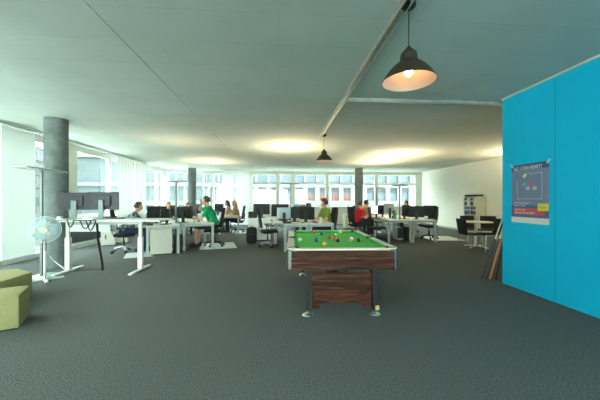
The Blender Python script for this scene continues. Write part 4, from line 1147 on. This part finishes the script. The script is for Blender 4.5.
person('person in a bright green t-shirt with a hand at the mouth', -2.52, 8.36, 98, '#12a06a', '#3a3430', '#39322b', lean=17, hp=6, k=1.1, hands=((-.16, .50, .745), (.06, .33, 1.13)), shorts=True, skin=M_SKIN)
person('blond woman in a beige top at the far desk', -2.66, 12.1, 92, '#b89a78', '#2d2d33', '#b08a58', lean=10, long_hair=True)
person('dark haired woman in a beige top at the far desk, beyond the blond one', -3.17, 12.95, 100, '#c2a184', '#2d2d33', '#241c1a', lean=10, long_hair=True)
person('person in an olive green t-shirt working behind the pool table', 0.84, 8.75, 112, '#7d9a3c', '#2c3440', '#4d3526', lean=8, hp=10, hy=-14, k=1.02, skin=M_SKIN, vol=1.2, hands=((-.16, .40, .765), (.2, .40, .765)))
person('person in a red t-shirt seen from behind on a black chair', 2.04, 10.3, -70, '#d0202c', '#23262b', '#5a3421', lean=14, k=.98)
person('dark haired person in a tan top beside the red shirted one', 2.44, 11.5, -86, '#a67a4a', '#26282c', '#17181a', lean=20, k=1.03)
person('brown haired person half hidden by the two dark monitors', 4.68, 12.1, 95, '#4a4f52', '#26282c', '#6b4a32', lean=14, k=1.0)
person('dark haired person half hidden by monitors below the floor lamp head', -4.98, 10.75, -150, '#3f4a52', '#26282c', '#2b201b', lean=16, k=.96)
person('brown haired person of whom only the head top shows before the column', -4.48, 11.4, 200, '#50585c', '#26282c', '#4b382e', lean=20, k=.95)

# ------------------------------------------------------------------ light
w = bpy.data.worlds.new('sky'); scene.world = w; w.use_nodes = True; nt = w.node_tree
bg = nt.nodes['Background']; tc = nt.nodes.new('ShaderNodeTexCoord'); sp = nt.nodes.new('ShaderNodeSeparateXYZ'); cr = nt.nodes.new('ShaderNodeValToRGB')
nt.links.new(tc.outputs['Generated'], sp.inputs[0]); nt.links.new(sp.outputs['Z'], cr.inputs['Fac'])
cr.color_ramp.elements[0].position = 0; cr.color_ramp.elements[0].color = (.93, 1, .95, 1); cr.color_ramp.elements[1].position = .8; cr.color_ramp.elements[1].color = (.78, .97, .96, 1)
nt.links.new(cr.outputs['Color'], bg.inputs['Color']); bg.inputs['Strength'].default_value = 4.5
sl = bpy.data.lights.new('sun', 'SUN'); sl.energy = 9; sl.angle = R(2); sl.color = (1, .97, .9)
so = bpy.data.objects.new('sun', sl); COL.objects.link(so); so.location = (20, -20, 40)
so.rotation_euler = Vector((-.22, .14, -.95)).to_track_quat('-Z', 'Y').to_euler()

cam = bpy.data.cameras.new('camera'); co = bpy.data.objects.new('camera', cam); COL.objects.link(co)
cam.sensor_width = 36; cam.lens = 36 * F / 600; cam.shift_y = 1 / 600; cam.clip_start = .05; cam.clip_end = 300
co.location = (0, 0, CAMH); co.rotation_euler = (R(90), 0, -YAW)
scene.camera = co
vs = scene.view_settings; vs.view_transform = 'Standard'; vs.look = 'None'; vs.gamma = 1; vs.use_curve_mapping = False; vs.exposure = 1.78
scene.cycles.use_denoising = True
so.data.energy = 7
scene.cycles.max_bounces = 14; scene.cycles.diffuse_bounces = 8; scene.cycles.transparent_max_bounces = 16; scene.cycles.sample_clamp_indirect = 8
